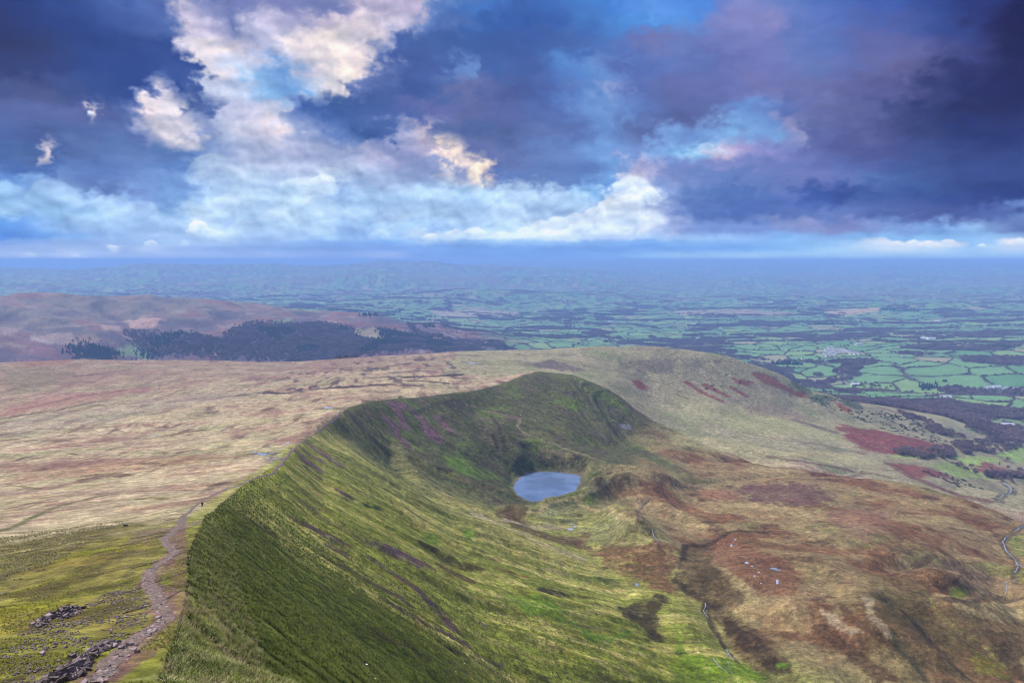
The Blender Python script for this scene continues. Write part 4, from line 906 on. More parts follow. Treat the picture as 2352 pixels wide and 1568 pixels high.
_px_all, _idx = [], []
for e_ in PATCH + LINE:
    pts = [e_[0](*p) for p in e_[1]]
    _idx.append((len(_px_all), len(_px_all) + len(pts))); _px_all += pts
HITS = hits(_px_all)
# index of grid points by position, to touch only those near an outline
def paint(poly_w, wline, col, strength, warp=1.0):
    global C
    p = np.asarray(poly_w)[:, :2]; rc = float(np.mean(np.hypot(p[:, 0], p[:, 1])))
    ext = float(max(np.ptp(p[:, 0]), np.ptp(p[:, 1])))
    if wline is None:
        A_ = abs(np.sum(p[:, 0] * np.roll(p[:, 1], -1) - p[:, 1] * np.roll(p[:, 0], -1))) / 2
        wid = A_ / ext
    else: wid = wline
    soft = .10 * wid + rc * .0008
    pad = soft * 4 + wid
    az = np.degrees(np.arctan2(p[:, 0], p[:, 1])); rr = np.hypot(p[:, 0], p[:, 1])
    da = math.degrees(pad / rr.min())
    ia0, ia1 = np.searchsorted(G_AZ[:821], (az.min() - da, az.max() + da)); ir0, ir1 = np.searchsorted(G_R, (rr.min() - pad, rr.max() + pad))
    sl = (slice(ia0, ia1), slice(ir0, ir1))
    xx, yy = GX[sl], GY[sl]
    if xx.size == 0: return
    sc_ = max(min(ext * .18, wid * 1.2), rc * .006)
    wa = (wid * .30 + rc * .001) * warp
    xw = xx + fbm(xx, yy, sc_, 4, .6, off=33) * wa; yw = yy + fbm(xx, yy, sc_, 4, .6, off=37) * wa
    if wline is None:
        d, _, _ = poly_near(xw, yw, p, True); m = ss(np.where(inside(xw, yw, p), d, -d), -soft * .5, soft)
    else:
        d, _, _ = poly_near(xw, yw, p); m = 1 - ss(d, wline * .35, wline * .5 + rc * .0009)
    m = m * (1 - .35 * ss(N2[sl] + N4[sl], .1, .5))
    C[sl] = mixc(C[sl], col, m * strength)
for e_, (a, b) in zip(PATCH + LINE, _idx):
    if len(e_) == 4: paint(HITS[a:b], None, e_[2], e_[3])
    else:
        pw = HITS[a:b]; rc = float(np.mean(np.hypot(pw[:, 0], pw[:, 1])))
        im = np.array([e_[0](*q) for q in e_[1]]); n_i = len(im) // 2; a0, a1 = im[max(n_i - 1, 0)], im[n_i]
        tdir = (a1 - a0) / max(np.hypot(*(a1 - a0)), 1e-6); nrm_ = np.array([-tdir[1], tdir[0]]) * e_[2] * .3402 * .5; mid = (a0 + a1) / 2
        hw_ = hits([mid + nrm_, mid - nrm_, mid]); dd = [poly_near(hw_[i:i+1, 0], hw_[i:i+1, 1], pw)[0][0] for i in (0, 1)]
        wl = float(np.clip(2 * min(dd), e_[2] * .3402 * rc / PF, 8 * e_[2] * .3402 * rc / PF))
        paint(pw, wl * 1.1, e_[3], e_[4], .6)
for _a in range(0, len(SHORE), 4):
    paint(np.array([SHORE[(_a + j) % len(SHORE)] for j in range(5)]), 5.0, (.15, .125, .105), .75, .5)
# scattered peat hags on the far plateau
hg = hits([z4(1500, 1030), z4(1800, 860), z5(0, 790), z5(500, 740), z5(950, 760), z5(1150, 860), z5(800, 960), z5(200, 990)])
hm = area(x, y, hg, 60) * ss(fbm(LU, LV, 26, 4, .6, off=150), .16, .32)
C = mixc(C, (.06, .042, .048), hm * .85)
FLOW = np.stack([sC, dC, slope], -1).astype(np.float32)
print('paint', time.time() - T0)
_m = C.mean(-1, keepdims=True); C = _m + (C - _m) * np.where(r < 2300, 1.22, 1.05)[..., None]
C = np.clip(C * np.where(r < 2300, .84, 1.0)[..., None], .008, .7)
# ------------------------------------------------------------------ materials of the ground
def ground_material(name, tint_noise=1.0, rough=0.95, flow=False):
    mat = bpy.data.materials.new(name); mat.use_nodes = True
    t = NT(mat.node_tree)
    out = t.n('ShaderNodeOutputMaterial'); bs = t.n('ShaderNodeBsdfPrincipled')
    t.t.links.new(bs.outputs[0], out.inputs[0])
    col = t.n('ShaderNodeAttribute', attribute_name='cover').outputs['Color']
    pos = t.n('ShaderNodeNewGeometry').outputs['Position']
    n_f = t.noise(pos, 0.9, 5, .7)            # tufts
    n_m = t.noise(pos, 0.11, 7, .68)
    n_w = t.noise(pos, 0.013, 6, .62)
    val = t.m('ADD', t.m('MULTIPLY', t.ramp(n_f, .3, .7, -1, 1, 'LINEAR'), .42), t.m('MULTIPLY', t.ramp(n_m, .32, .68, -1, 1, 'LINEAR'), .50))
    val = t.m('ADD', val, t.m('MULTIPLY', t.ramp(n_w, .3, .7, -1, 1, 'LINEAR'), .22))
    n_t = t.noise(t.v('ADD', pos, (57., 11., 3.)), .30, 8, .78)     # tussocks
    val = t.m('ADD', val, t.m('MULTIPLY', t.ramp(n_t, .36, .64, -1, 1, 'LINEAR'), .55))
    val = t.m('SUBTRACT', val, t.m('MULTIPLY', t.ramp(n_t, .40, .30), .55))
    if flow:      # fine streaks running down the steep side
        fl_ = t.n('ShaderNodeAttribute', attribute_name='flow').outputs['Vector']
        sf = t.n('ShaderNodeSeparateXYZ'); t.put(sf.inputs[0], fl_)
        cv = t.n('ShaderNodeCombineXYZ'); t.put(cv.inputs[0], t.m('MULTIPLY', sf.outputs[0], .42)); t.put(cv.inputs[1], t.m('MULTIPLY', sf.outputs[1], .055))
        st = t.noise(cv.outputs[0], 1.0, 8, .7, .3)
        val = t.m('ADD', val, t.m('MULTIPLY', t.m('MULTIPLY', t.ramp(st, .3, .7, -1, 1, 'LINEAR'), .5), sf.outputs[2]))
    mul = t.m('POWER', 2.0, t.m('MULTIPLY', val, 1.32 * tint_noise))
    c1 = t.v('SCALE', col, scale=mul)
    # slight shifts of hue: yellower and redder tufts
    n_h = t.noise(pos, 0.05, 6, .7)
    c2 = t.mix(t.ramp(n_h, .5, .75, 0, .38 * tint_noise), c1, t.v('MULTIPLY', c1, (1.35, .90, .82)))
    n_g = t.noise(t.v('ADD', pos, (311., 57., 9.)), 0.07, 6, .7)
    c3 = t.mix(t.ramp(n_g, .5, .75, 0, .4 * tint_noise), c2, t.v('MULTIPLY', c2, (.86, 1.14, .72)))
    t.put(bs.inputs['Base Color'], c3)
    bs.inputs['Roughness'].default_value = rough
    bs.inputs['Specular IOR Level'].default_value = 0.12
    b1 = t.n('ShaderNodeBump'); b1.inputs['Strength'].default_value = 0.7; b1.inputs['Distance'].default_value = 0.35
    t.put(b1.inputs['Height'], n_f)
    b2 = t.n('ShaderNodeBump'); b2.inputs['Strength'].default_value = 0.8; b2.inputs['Distance'].default_value = 2.6
    t.put(b2.inputs['Height'], t.m('ADD', n_m, t.m('MULTIPLY', n_t, .5))); t.put(b2.inputs['Normal'], b1.outputs[0])
    t.put(bs.inputs['Normal'], b2.outputs[0])
    return mat
M_GROUND = ground_material('rough_grass', flow=True)
M_HEATH = ground_material('heath', .95)
M_FAR = ground_material('farmland_grass', .5)

def new_mesh(name, co, faces, mat, smooth=True, attr=None, parent=None, flow=None):
    """faces: (n,k) int array"""
    me = bpy.data.meshes.new(name)
    co = np.asarray(co, np.float32); faces = np.asarray(faces, np.int32)
    me.vertices.add(len(co)); me.vertices.foreach_set('co', co.ravel())
    me.loops.add(faces.size); me.loops.foreach_set('vertex_index', faces.ravel())
    me.polygons.add(len(faces)); me.polygons.foreach_set('loop_start', np.arange(0, faces.size, faces.shape[1], dtype=np.int32))
    me.polygons.foreach_set('use_smooth', np.full(len(faces), smooth))
    me.update()
    if attr is not None:
        a = me.attributes.new('cover', 'FLOAT_COLOR', 'POINT')
        a.data.foreach_set('color', np.concatenate([attr, np.ones((len(attr), 1))], 1).astype(np.float32).ravel())
    if flow is not None:
        a = me.attributes.new('flow', 'FLOAT_VECTOR', 'POINT'); a.data.foreach_set('vector', np.asarray(flow, np.float32).ravel())
    if mat is not None: me.materials.append(mat)
    ob = bpy.data.objects.new(name, me); COL.objects.link(ob)
    if parent is not None: ob.parent = parent
    return ob

def tag(o, label=None, cat=None, group=None, kind=None):
    if label: o['label'] = label
    if cat: o['category'] = cat
    if group: o['group'] = group
    if kind: o['kind'] = kind
    return o

idx = np.arange(NA * NR).reshape(NA, NR)
nxt = np.roll(idx, -1, 0)
quads = np.stack([idx[:, :-1], nxt[:, :-1], nxt[:, 1:], idx[:, 1:]], -1)
fr_ = np.broadcast_to(G_R[:-1] * .5 + G_R[1:] * .5, quads.shape[:2])
fa_ = np.broadcast_to(G_AZ[:, None], quads.shape[:2])
fX, fY = np.sin(np.radians(fa_)) * fr_, np.cos(np.radians(fa_)) * fr_
reg = np.zeros(quads.shape[:2], int)                      # 0 mountain
reg[(fr_ > 2350)] = 2                                      # valley
reg[(fr_ > 3100) & (fr_ < 5900) & (fX < 40) & (fa_ <= 60) | (fr_ > 3100) & (fr_ < 5900) & (fa_ > 300)] = 1   # the hill on the left
reg[fr_ > 12500] = 3
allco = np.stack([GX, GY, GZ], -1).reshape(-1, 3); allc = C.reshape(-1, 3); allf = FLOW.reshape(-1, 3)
for k, nm, mt in ((0, 'mountain', M_GROUND), (1, 'hill', M_HEATH), (2, 'valley', M_FAR), (3, 'distant_hills', M_FAR)):
    f = quads[reg == k].reshape(-1, 4)
    used = np.unique(f); remap = np.zeros(NA * NR, np.int32); remap[used] = np.arange(len(used))
    co = allco[used]; cc = allc[used]; f = remap[f]
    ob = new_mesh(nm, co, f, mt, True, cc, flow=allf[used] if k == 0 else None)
    tag(ob, kind='structure')
    if k == 0:   # close the small opening at the viewpoint
        ring = remap[idx[:, 0]]; me = ob.data
# summit cap
cap = np.concatenate([allco[idx[:, 0]], [[0, 0, float(height(np.array([0.]), np.array([0.]))[0])]]])
n_ = NA
capf = np.stack([np.arange(n_), (np.arange(n_) + 1) % n_, np.full(n_, n_)], -1)
ob = new_mesh('summit', cap, capf[:, ::-1], M_GROUND, True, np.concatenate([allc[idx[:, 0]], [allc[0]]])); tag(ob, kind='structure')
print('ground', time.time() - T0)
# ------------------------------------------------------------------ simple materials
def plain(name, col, rough=.8, spec=.3, noise=0.0, scale=1.0, bump=0.0, metal=0.0):
    mat = bpy.data.materials.new(name); mat.use_nodes = True
    t = NT(mat.node_tree); out = t.n('ShaderNodeOutputMaterial'); bs = t.n('ShaderNodeBsdfPrincipled')
    t.t.links.new(bs.outputs[0], out.inputs[0])
    bs.inputs['Roughness'].default_value = rough; bs.inputs['Specular IOR Level'].default_value = spec; bs.inputs['Metallic'].default_value = metal
    pos = t.n('ShaderNodeNewGeometry').outputs['Position']
    nz = t.noise(pos, scale, 6, .65)
    if noise: t.put(bs.inputs['Base Color'], t.mix(t.ramp(nz, .3, .7), tuple(c * (1 - noise) for c in col), tuple(min(1, c * (1 + noise)) for c in col)))
    else: bs.inputs['Base Color'].default_value = (*col, 1)
    if bump:
        b_ = t.n('ShaderNodeBump'); b_.inputs['Strength'].default_value = .8; b_.inputs['Distance'].default_value = bump
        t.put(b_.inputs['Height'], nz); t.put(bs.inputs['Normal'], b_.outputs[0])
    return mat

def water_material(name, base, ripple, rough=.08):
    mat = bpy.data.materials.new(name); mat.use_nodes = True
    t = NT(mat.node_tree); out = t.n('ShaderNodeOutputMaterial'); bs = t.n('ShaderNodeBsdfPrincipled')
    t.t.links.new(bs.outputs[0], out.inputs[0])
    pos = t.n('ShaderNodeNewGeometry').outputs['Position']
    pat = t.noise(pos, .03, 4, .5)          # patches of wind on the water
    t.put(bs.inputs['Base Color'], t.mix(t.ramp(pat, .35, .65), base, tuple(c * 1.5 for c in base)))
    t.put(bs.inputs['Roughness'], t.ramp(pat, .4, .6, rough, rough * 3))
    bs.inputs['IOR'].default_value = 1.33; bs.inputs['Specular IOR Level'].default_value = .8
    mp = t.n('ShaderNodeMapping'); t.put(mp.inputs[0], pos); mp.inputs['Scale'].default_value = (1, 2.2, 1)
    nz = t.noise(mp.outputs[0], .55, 4, .6)
    b_ = t.n('ShaderNodeBump'); b_.inputs['Strength'].default_value = ripple; b_.inputs['Distance'].default_value = .5
    t.put(b_.inputs['Height'], nz); t.put(bs.inputs['Normal'], b_.outputs[0])
    return mat
M_LAKE = water_material('lake_water', (.085, .13, .24), .6)
M_POOL = water_material('pool_water', (.19, .22, .29), .15, .12)
M_STREAM = water_material('stream_water', (.13, .16, .22), .5, .2)

# ------------------------------------------------------------------ lake
sh = np.asarray(SHORE)[:, :2]; cen_ = sh.mean(0)
ring = cen_ + (sh - cen_) * 1.09
nn = 6; lv = [(*cen_, LAKE_Z)]; lf = []
for k in range(1, nn + 1):
    for p in ring: lv.append((*(cen_ + (p - cen_) * k / nn), LAKE_Z))
m_ = len(ring)
tri = [(0, 1 + i, 1 + (i + 1) % m_) for i in range(m_)]
for k in range(nn - 1):
    for i in range(m_):
        a, b_ = 1 + k * m_ + i, 1 + k * m_ + (i + 1) % m_; tri += [(a, a + m_, b_ + m_), (a, b_ + m_, b_)]
lake = new_mesh('lake', lv, tri, M_LAKE, True); tag(lake, kind='structure')

# ------------------------------------------------------------------ ribbons laid on the ground: paths, streams
def resample(pts, step):
    pts = np.asarray(pts, float)
    seg = np.hypot(*np.diff(pts[:, :2], axis=0).T); s = np.concatenate([[0], np.cumsum(seg)])
    n_ = max(2, int(s[-1] / step)); q = np.linspace(0, s[-1], n_)
    return np.stack([np.interp(q, s, pts[:, i]) for i in range(pts.shape[1])], -1), q

def ribbon(name, pts, widths, mat, lift=.05, step=None, ncross=4, wob=.25, brk=0.0, kind='structure'):
    """pts: ground points, widths in metres along them"""
    pts = np.asarray(pts, float); rc = float(np.mean(np.hypot(pts[:, 0], pts[:, 1])))
    step = step or max(.6, rc * .004)
    q, s = resample(np.column_stack([pts[:, :2], widths]), step)
    if len(q) > 5:
        for _ in range(3): q[1:-1] = .25 * q[:-2] + .5 * q[1:-1] + .25 * q[2:]
    t = np.gradient(q[:, :2], axis=0); t /= np.maximum(np.hypot(*t.T), 1e-6)[:, None]; nrm = np.stack([-t[:, 1], t[:, 0]], -1)
    wv = q[:, 2] * (1 + wob * fbm(s, s * 0 + rc, max(3 * step, 2.0), 3, .6, 5))
    co, f = [], []
    off = fbm(s, s * 0 + rc * 2, max(6 * step, 4.0), 3, .6, 9) * q[:, 2] * wob
    cr = np.linspace(-.5, .5, ncross + 1)
    for c in cr:
        p = q[:, :2] + nrm * (c * wv + off)[:, None]
        z = mesh_h(p[:, 0], p[:, 1]) + (lift + rc * .00012) * (1 if abs(c) < .49 else -.9) + (brk * fbm(s, s * 0 + rc * 3, max(9 * step, 5.0), 3, .6, 19) if brk else 0)
        co.append(np.column_stack([p, z]))
    n_ = len(q); co = np.concatenate(co)
    for c in range(ncross):
        for i in range(n_ - 1): a = c * n_ + i; f.append((a, a + n_, a + n_ + 1, a + 1))
    ob = new_mesh(name, co, np.array(f)[:, ::-1], mat, True)
    if kind: tag(ob, kind=kind)
    return ob

def px_ribbon(name, fr, pts, wpx, mat, **kw):
    P_ = hits([fr(*p) for p in pts]); w_ = wpx if hasattr(wpx, '__len__') else [wpx] * len(pts)
    r_ = np.hypot(P_[:, 0], P_[:, 1]); wm = np.array(w_) * (.1602 if fr is z7 else .3402) * r_ / PF
    return ribbon(name, P_, wm, mat, **kw), P_, wm

def stone_path_material(name, c1, c2, c3, sc):
    mat = bpy.data.materials.new(name); mat.use_nodes = True
    t = NT(mat.node_tree); out = t.n('ShaderNodeOutputMaterial'); bs = t.n('ShaderNodeBsdfPrincipled')
    t.t.links.new(bs.outputs[0], out.inputs[0]); pos = t.n('ShaderNodeNewGeometry').outputs['Position']
    mp = t.n('ShaderNodeMapping'); t.put(mp.inputs[0], pos); mp.inputs['Scale'].default_value = (1, 1.9, 1); mp.inputs['Rotation'].default_value = (0, 0, .5)
    vo = t.n('ShaderNodeTexVoronoi'); t.put(vo.inputs['Vector'], mp.outputs[0]); vo.inputs['Scale'].default_value = sc
    vo2 = t.n('ShaderNodeTexVoronoi', feature='DISTANCE_TO_EDGE'); t.put(vo2.inputs['Vector'], mp.outputs[0]); vo2.inputs['Scale'].default_value = sc
    sp = t.n('ShaderNodeSeparateColor'); t.put(sp.inputs[0], vo.outputs['Color'])
    c = t.mix(sp.outputs[0], c1, c2); c = t.mix(t.ramp(sp.outputs[1], .7, 1), c, c3)
    c = t.mix(t.ramp(vo2.outputs['Distance'], .12, .0), c, tuple(q * .4 for q in c1))
    c = t.mix(t.ramp(t.noise(pos, .5, 6, .65), .42, .62, 0, .6), c, (.13, .10, .055))
    t.put(bs.inputs['Base Color'], c); bs.inputs['Roughness'].default_value = .75
    b_ = t.n('ShaderNodeBump'); b_.inputs['Distance'].default_value = .12; t.put(b_.inputs['Height'], t.m('ADD', sp.outputs[2], t.ramp(vo2.outputs['Distance'], 0, .1))); t.put(bs.inputs['Normal'], b_.outputs[0])
    return mat
M_PATH = stone_path_material('stone_path', (.125, .062, .055), (.20, .115, .105), (.31, .22, .21), 4.6)
M_TRACK = plain('worn_earth', (.17, .115, .125), .9, .2, .5, 1.2, .15)
M_PALE = plain('pale_track', (.24, .205, .125), .9, .2, .3, 1.0, .1)
M_DITCH = plain('dark_ditch', (.045, .03, .028), .95, .1, .5, 2.0, .1)
M_STONE = plain('purple_sandstone', (.098, .074, .080), .8, .3, .55, 2.2, .06)
M_STONE2 = plain('pale_sandstone', (.22, .165, .175), .8, .3, .5, 2.2, .05)

path_rows = [(640, 1568, 255), (720, 1480, 235), (800, 1400, 215), (870, 1320, 190), (960, 1250, 175), (1040, 1200, 160), (1105, 1140, 165), (1095, 1050, 140), (1055, 960, 135), (1010, 900, 140), (1000, 850, 105),
             (1050, 790, 100), (1130, 735, 100), (1180, 690, 100), (1145, 645, 85), (1110, 600, 90), (1160, 550, 90), (1230, 495, 90), (1235, 440, 62), (1290, 400, 34), (1335, 360, 26), (1385, 325, 30), (1450, 296, 60), (1525, 262, 60), (1590, 240, 46), (1640, 216, 22)]
path, PATH_P, PATH_W = px_ribbon('path', z1, [(a, b) for a, b, c in path_rows], [c * .70 for a, b, c in path_rows], M_PATH, lift=.05, step=.35, ncross=8, wob=.38)
px_ribbon('path', z1, [(1480, 278), (1390, 272), (1250, 272), (1100, 284), (900, 286), (700, 289), (550, 282), (300, 281), (0, 283)], [36, 30, 20, 14, 14, 22, 22, 18, 18], M_TRACK, wob=.5)
px_ribbon('path', z1, [(1640, 216), (1735, 182), (1830, 160), (1870, 120), (1920, 60), (1965, 5)], [16, 14, 16, 18, 22, 18], M_TRACK, wob=.5)
px_ribbon('path', z4, [(1965, 1380), (2010, 1345), (2060, 1300), (2130, 1265), (2180, 1225), (2250, 1185), (2290, 1140), (2300, 1110), (2351, 1068)], [22, 12, 12, 10, 16, 12, 16, 10, 6], M_TRACK, wob=.5)
px_ribbon('path', z5, [(100, 1100), (130, 1070), (210, 1048), (300, 1026), (400, 1018), (520, 1024), (640, 1020), (800, 1018)], [7, 6, 5, 6, 6, 5, 4, 4], M_TRACK, wob=.5)
px_ribbon('path', z5, [(900, 1040), (1040, 1100), (1150, 1130), (1230, 1145), (1303, 1168), (1280, 1215)], [4, 6, 8, 9, 8, 7], M_TRACK, wob=.4)
px_ribbon('path', z5, [(1280, 1215), (1300, 1250), (1400, 1292), (1500, 1330), (1600, 1368), (1750, 1415), (1900, 1462), (2050, 1495)], [5, 6, 6, 6, 6, 5, 5, 4], M_PALE, wob=.4)

# drains cut across the path
DRAINS = [([(715, 1000), (940, 930), (1080, 880), (1260, 820)], 16), ([(830, 1100), (1010, 1050), (1130, 1000), (1330, 930)], 12), ([(880, 800), (1010, 765), (1090, 740), (1180, 712), (1290, 678)], 13),
          ([(1105, 692), (1180, 668), (1245, 645)], 10), ([(1090, 645), (1200, 612), (1330, 583)], 9), ([(880, 592), (1050, 565), (1180, 547), (1280, 520), (1380, 505)], 10), ([(800, 648), (980, 602), (1140, 568)], 6),
          ([(1110, 472), (1200, 455), (1285, 445)], 7), ([(1378, 362), (1440, 345), (1500, 331)], 5), ([(1285, 376), (1310, 370), (1345, 362)], 6)]
DL = ['widest dark drain slanting across the bend of the stone path', 'nearest dark drain crossing the stone path just above the long rubble heap', 'dark drain crossing the narrow neck of the stone path',
      'short dark drain on the purple worn patch right of the path', 'thin dark drain reaching right to the grassy crest', 'long dark drain above the grey worn patch', 'faint thin drain on the turf left of the path',
      'short dark drain below the walker on the crest', 'thin drain running right from the walker to the crest', 'short dark drain just left of the walker']
for (dp, dw), lab in zip(DRAINS, DL):
    P_ = hits([z1(*p) for p in dp]); r_ = np.hypot(P_[:, 0], P_[:, 1]); wm = np.array([dw * .3402] * len(dp)) * r_ / PF * .9
    P_[:, :2] = P_[:, :2]
    o_ = ribbon('drain', P_, wm, M_DITCH, lift=.085, step=.5, ncross=2, wob=.35, kind=None)
    tag(o_, lab, 'drain', 'drainage ditches across the mountain path')

# streams and pools
for fr, pts, wd in [
    (z3, [(2210, 215), (2250, 235), (2275, 262), (2250, 290), (2205, 305), (2175, 325), (2190, 345)], 13),
    (z3, [(2345, 505), (2310, 530), (2280, 555), (2240, 580), (2200, 610), (2220, 640), (2225, 668), (2270, 705), (2300, 745), (2310, 790), (2285, 820), (2280, 850), (2295, 890)], 14),
    (z3, [(2235, 885), (2240, 930), (2225, 970)], 10),
    (z3, [(200, 1030), (205, 1055), (180, 1080), (215, 1115), (230, 1140), (228, 1165)], 12), (z3, [(340, 1340), (365, 1385), (420, 1430)], 16), (z3, [(250, 1400), (290, 1450), (340, 1490), (390, 1525)], 9), (z3, [(350, 1420), (370, 1470), (400, 1540)], 7),
    (z3, [(1100, 185), (1180, 178), (1240, 170), (1290, 176)], 7), (z3, [(2290, 770), (2330, 775), (2351, 790)], 6),
    (z2, [(2180, 318), (2120, 370), (2100, 400), (2110, 440), (2090, 470)], 8), (z2, [(2190, 530), (2200, 560), (2240, 630), (2235, 665)], 10), 
]:
    px_ribbon('stream', fr, pts, wd * .5, M_STREAM, lift=.10, wob=.9, ncross=4, brk=1.1)
def pool(fr, cx, cy, rx, ry, seed):
    c = hits([fr(cx, cy), fr(cx + rx, cy), fr(cx, cy - ry)])
    ax = c[1, :2] - c[0, :2]; ay = c[2, :2] - c[0, :2]; L = np.hypot(*ax) * 3.0 + 2
    if np.hypot(*ay) > L: ay = ay / np.hypot(*ay) * L
    n_ = 26; a = np.linspace(0, 2 * np.pi, n_, endpoint=False)
    rr = 1 + .35 * fbm(np.cos(a) * 2 + seed * 7, np.sin(a) * 2, 1.0, 3, .6)
    p = c[0, :2] + np.outer(np.cos(a) * rr, ax) + np.outer(np.sin(a) * rr, ay)
    zz_ = mesh_h(p[:, 0], p[:, 1]); zl = float(np.percentile(zz_, 70)) + .06
    lift = mesh_h(p[:, 0], p[:, 1]) + .08 + .00015 * np.hypot(p[:, 0], p[:, 1])
    co = np.vstack([np.column_stack([p, lift]), [[*c[0, :2], max(lift.mean(), c[0, 2] + .1)]]])
    f = [(i, (i + 1) % n_, n_) for i in range(n_)]
    tag(new_mesh('pool', co, f, M_POOL, True), kind='structure')
for k, q in enumerate([(z4, 1716, 1393, 14, 4), (z4, 1775, 1408, 34, 7), (z4, 1752, 1402, 20, 5), (z4, 1835, 1401, 22, 3), (z4, 1808, 1437, 16, 4), (z4, 1868, 1436, 40, 3), (z4, 1832, 1461, 12, 3), (z4, 1942, 1332, 14, 5), (z4, 2220, 1093, 32, 5),
                       (z4, 1040, 1280, 22, 3), (z4, 1600, 1457, 5, 2), (z4, 1795, 948, 6, 3), (z5, 978, 792, 42, 3), (z5, 10, 1092, 26, 4), (z3, 478, 756, 14, 9), (z3, 515, 780, 8, 5), (z3, 660, 795, 26, 7), (z3, 690, 806, 22, 5), (z3, 685, 885, 9, 18),
                       (z3, 530, 845, 8, 5), (z3, 375, 640, 9, 9), (z3, 560, 820, 8, 4), (z3, 575, 895, 6, 4), (z2, 1640, 530, 20, 8), (z2, 1670, 512, 10, 6), (z2, 1645, 495, 12, 5), (z2, 2088, 905, 12, 12), (z3, 400, 600, 6, 10)]):
    pool(*q, k)
print('water', time.time() - T0)
# ------------------------------------------------------------------ small mesh builders
def thing(name, label, cat, loc, rz=0.0, group=None):
    o = bpy.data.objects.new(name, None); COL.objects.link(o); o.empty_display_size = .5
    o.location = loc; o.rotation_euler = (0, 0, rz); tag(o, label, cat, group); return o

class MB:
    def __init__(s): s.v = []; s.f = []
    def add(s, v, f):
        b = len(s.v); s.v += [tuple(q) for q in v]; s.f += [tuple(i + b for i in q) for q in f]
    def box(s, x0, x1, y0, y1, z0, z1):
        s.add([(x0, y0, z0), (x1, y0, z0), (x1, y1, z0), (x0, y1, z0), (x0, y0, z1), (x1, y0, z1), (x1, y1, z1), (x0, y1, z1)],
              [(3, 2, 1, 0), (4, 5, 6, 7), (0, 1, 5, 4), (1, 2, 6, 5), (2, 3, 7, 6), (3, 0, 4, 7)])
    def tube(s, pts, rads, n=6):
        pts = [Vector(p) for p in pts]; b = len(s.v)
        for i, p in enumerate(pts):
            t = (pts[min(i + 1, len(pts) - 1)] - pts[max(i - 1, 0)]).normalized()
            u = t.orthogonal().normalized(); w_ = t.cross(u)
            for k in range(n):
                a = 2 * math.pi * k / n; s.v.append(tuple(p + (u * math.cos(a) + w_ * math.sin(a)) * rads[i]))
        for i in range(len(pts) - 1):
            for k in range(n): s.f.append((b + i * n + k, b + i * n + (k + 1) % n, b + (i + 1) * n + (k + 1) % n, b + (i + 1) * n + k))
        s.f.append(tuple(b + k for k in range(n))[::-1]); s.f.append(tuple(b + (len(pts) - 1) * n + k for k in range(n)))
    def mesh(s, name, mat, smooth=False):
        me = bpy.data.meshes.new(name); me.from_pydata(s.v, [], s.f); me.update()
        me.polygons.foreach_set('use_smooth', [smooth] * len(me.polygons))
        if mat: me.materials.append(mat)
        return me
    def build(s, name, mat, parent=None, smooth=False):
        o = bpy.data.objects.new(name, s.mesh(name, mat, smooth)); COL.objects.link(o); o.parent = parent; return o

def child(name, me, parent, loc=(0, 0, 0), rot=(0, 0, 0), sc=(1, 1, 1)):
    o = bpy.data.objects.new(name, me); COL.objects.link(o); o.parent = parent; o.location = loc; o.rotation_euler = rot; o.scale = sc; return o

# ------------------------------------------------------------------ leaf and twig materials
def crown_material(name, c1, c2, inst=False):
    mat = bpy.data.materials.new(name); mat.use_nodes = True
    t = NT(mat.node_tree); out = t.n('ShaderNodeOutputMaterial'); bs = t.n('ShaderNodeBsdfPrincipled')
    t.t.links.new(bs.outputs[0], out.inputs[0]); bs.inputs['Roughness'].default_value = .9; bs.inputs['Specular IOR Level'].default_value = .1
    pos = t.n('ShaderNodeNewGeometry').outputs['Position']
    f = t.m('ADD', t.m('MULTIPLY', t.noise(pos, .02, 3, .6), 1.0), t.m('MULTIPLY', t.noise(pos, .6, 4, .7), 1.0))
    t.put(bs.inputs['Base Color'], t.mix(t.ramp(f, .75, 1.25), c1, c2)); return mat
M_TWIG = crown_material('winter_twigs', (.13, .092, .105), (.30, .22, .225))
M_CONIF = crown_material('dark_evergreen', (.018, .030, .022), (.05, .075, .045))
M_GORSE = crown_material('gorse', (.018, .032, .018), (.055, .08, .04))
M_BARK = plain('bark', (.07, .055, .05), .9, .1, .4, 3.0)

def winter_crown(seed, n=170):
    """twig sprays through a rounded crown; 1 m wide unit, base at 0"""
    R_ = np.random.default_rng(seed); m = MB()
    lob = R_.normal(0, .5, (6, 3)); lob /= np.linalg.norm(lob, axis=1)[:, None]
    for k in range(n):
        d = R_.normal(0, 1, 3); d /= np.linalg.norm(d); d[2] = abs(d[2]) * 1.1 - .25
        b = .72 + .28 * max(0, float((lob @ d).max())) ; rad = .5 * b * R_.uniform(.35, 1) ** .5
        c = np.array([d[0] * rad, d[1] * rad, .42 + d[2] * rad * 1.05])
        u = R_.normal(0, 1, 3); u /= np.linalg.norm(u); v = np.cross(u, d); v /= max(np.linalg.norm(v), 1e-3)
        s_ = R_.uniform(.07, .14)
        m.add([c - u * s_, c + u * s_ * .8 + v * s_ * .5, c + d * s_ * 1.2 - v * s_ * .5], [(0, 1, 2)])
    # a few limbs
    for k in range(6):
        a = 2 * math.pi * k / 6 + R_.uniform(-.3, .3); m.tube([(0, 0, .02), (math.cos(a) * .14, math.sin(a) * .14, .25), (math.cos(a) * .36, math.sin(a) * .36, .55 + .2 * R_.random())], [.022, .014, .004], 3)
    return m
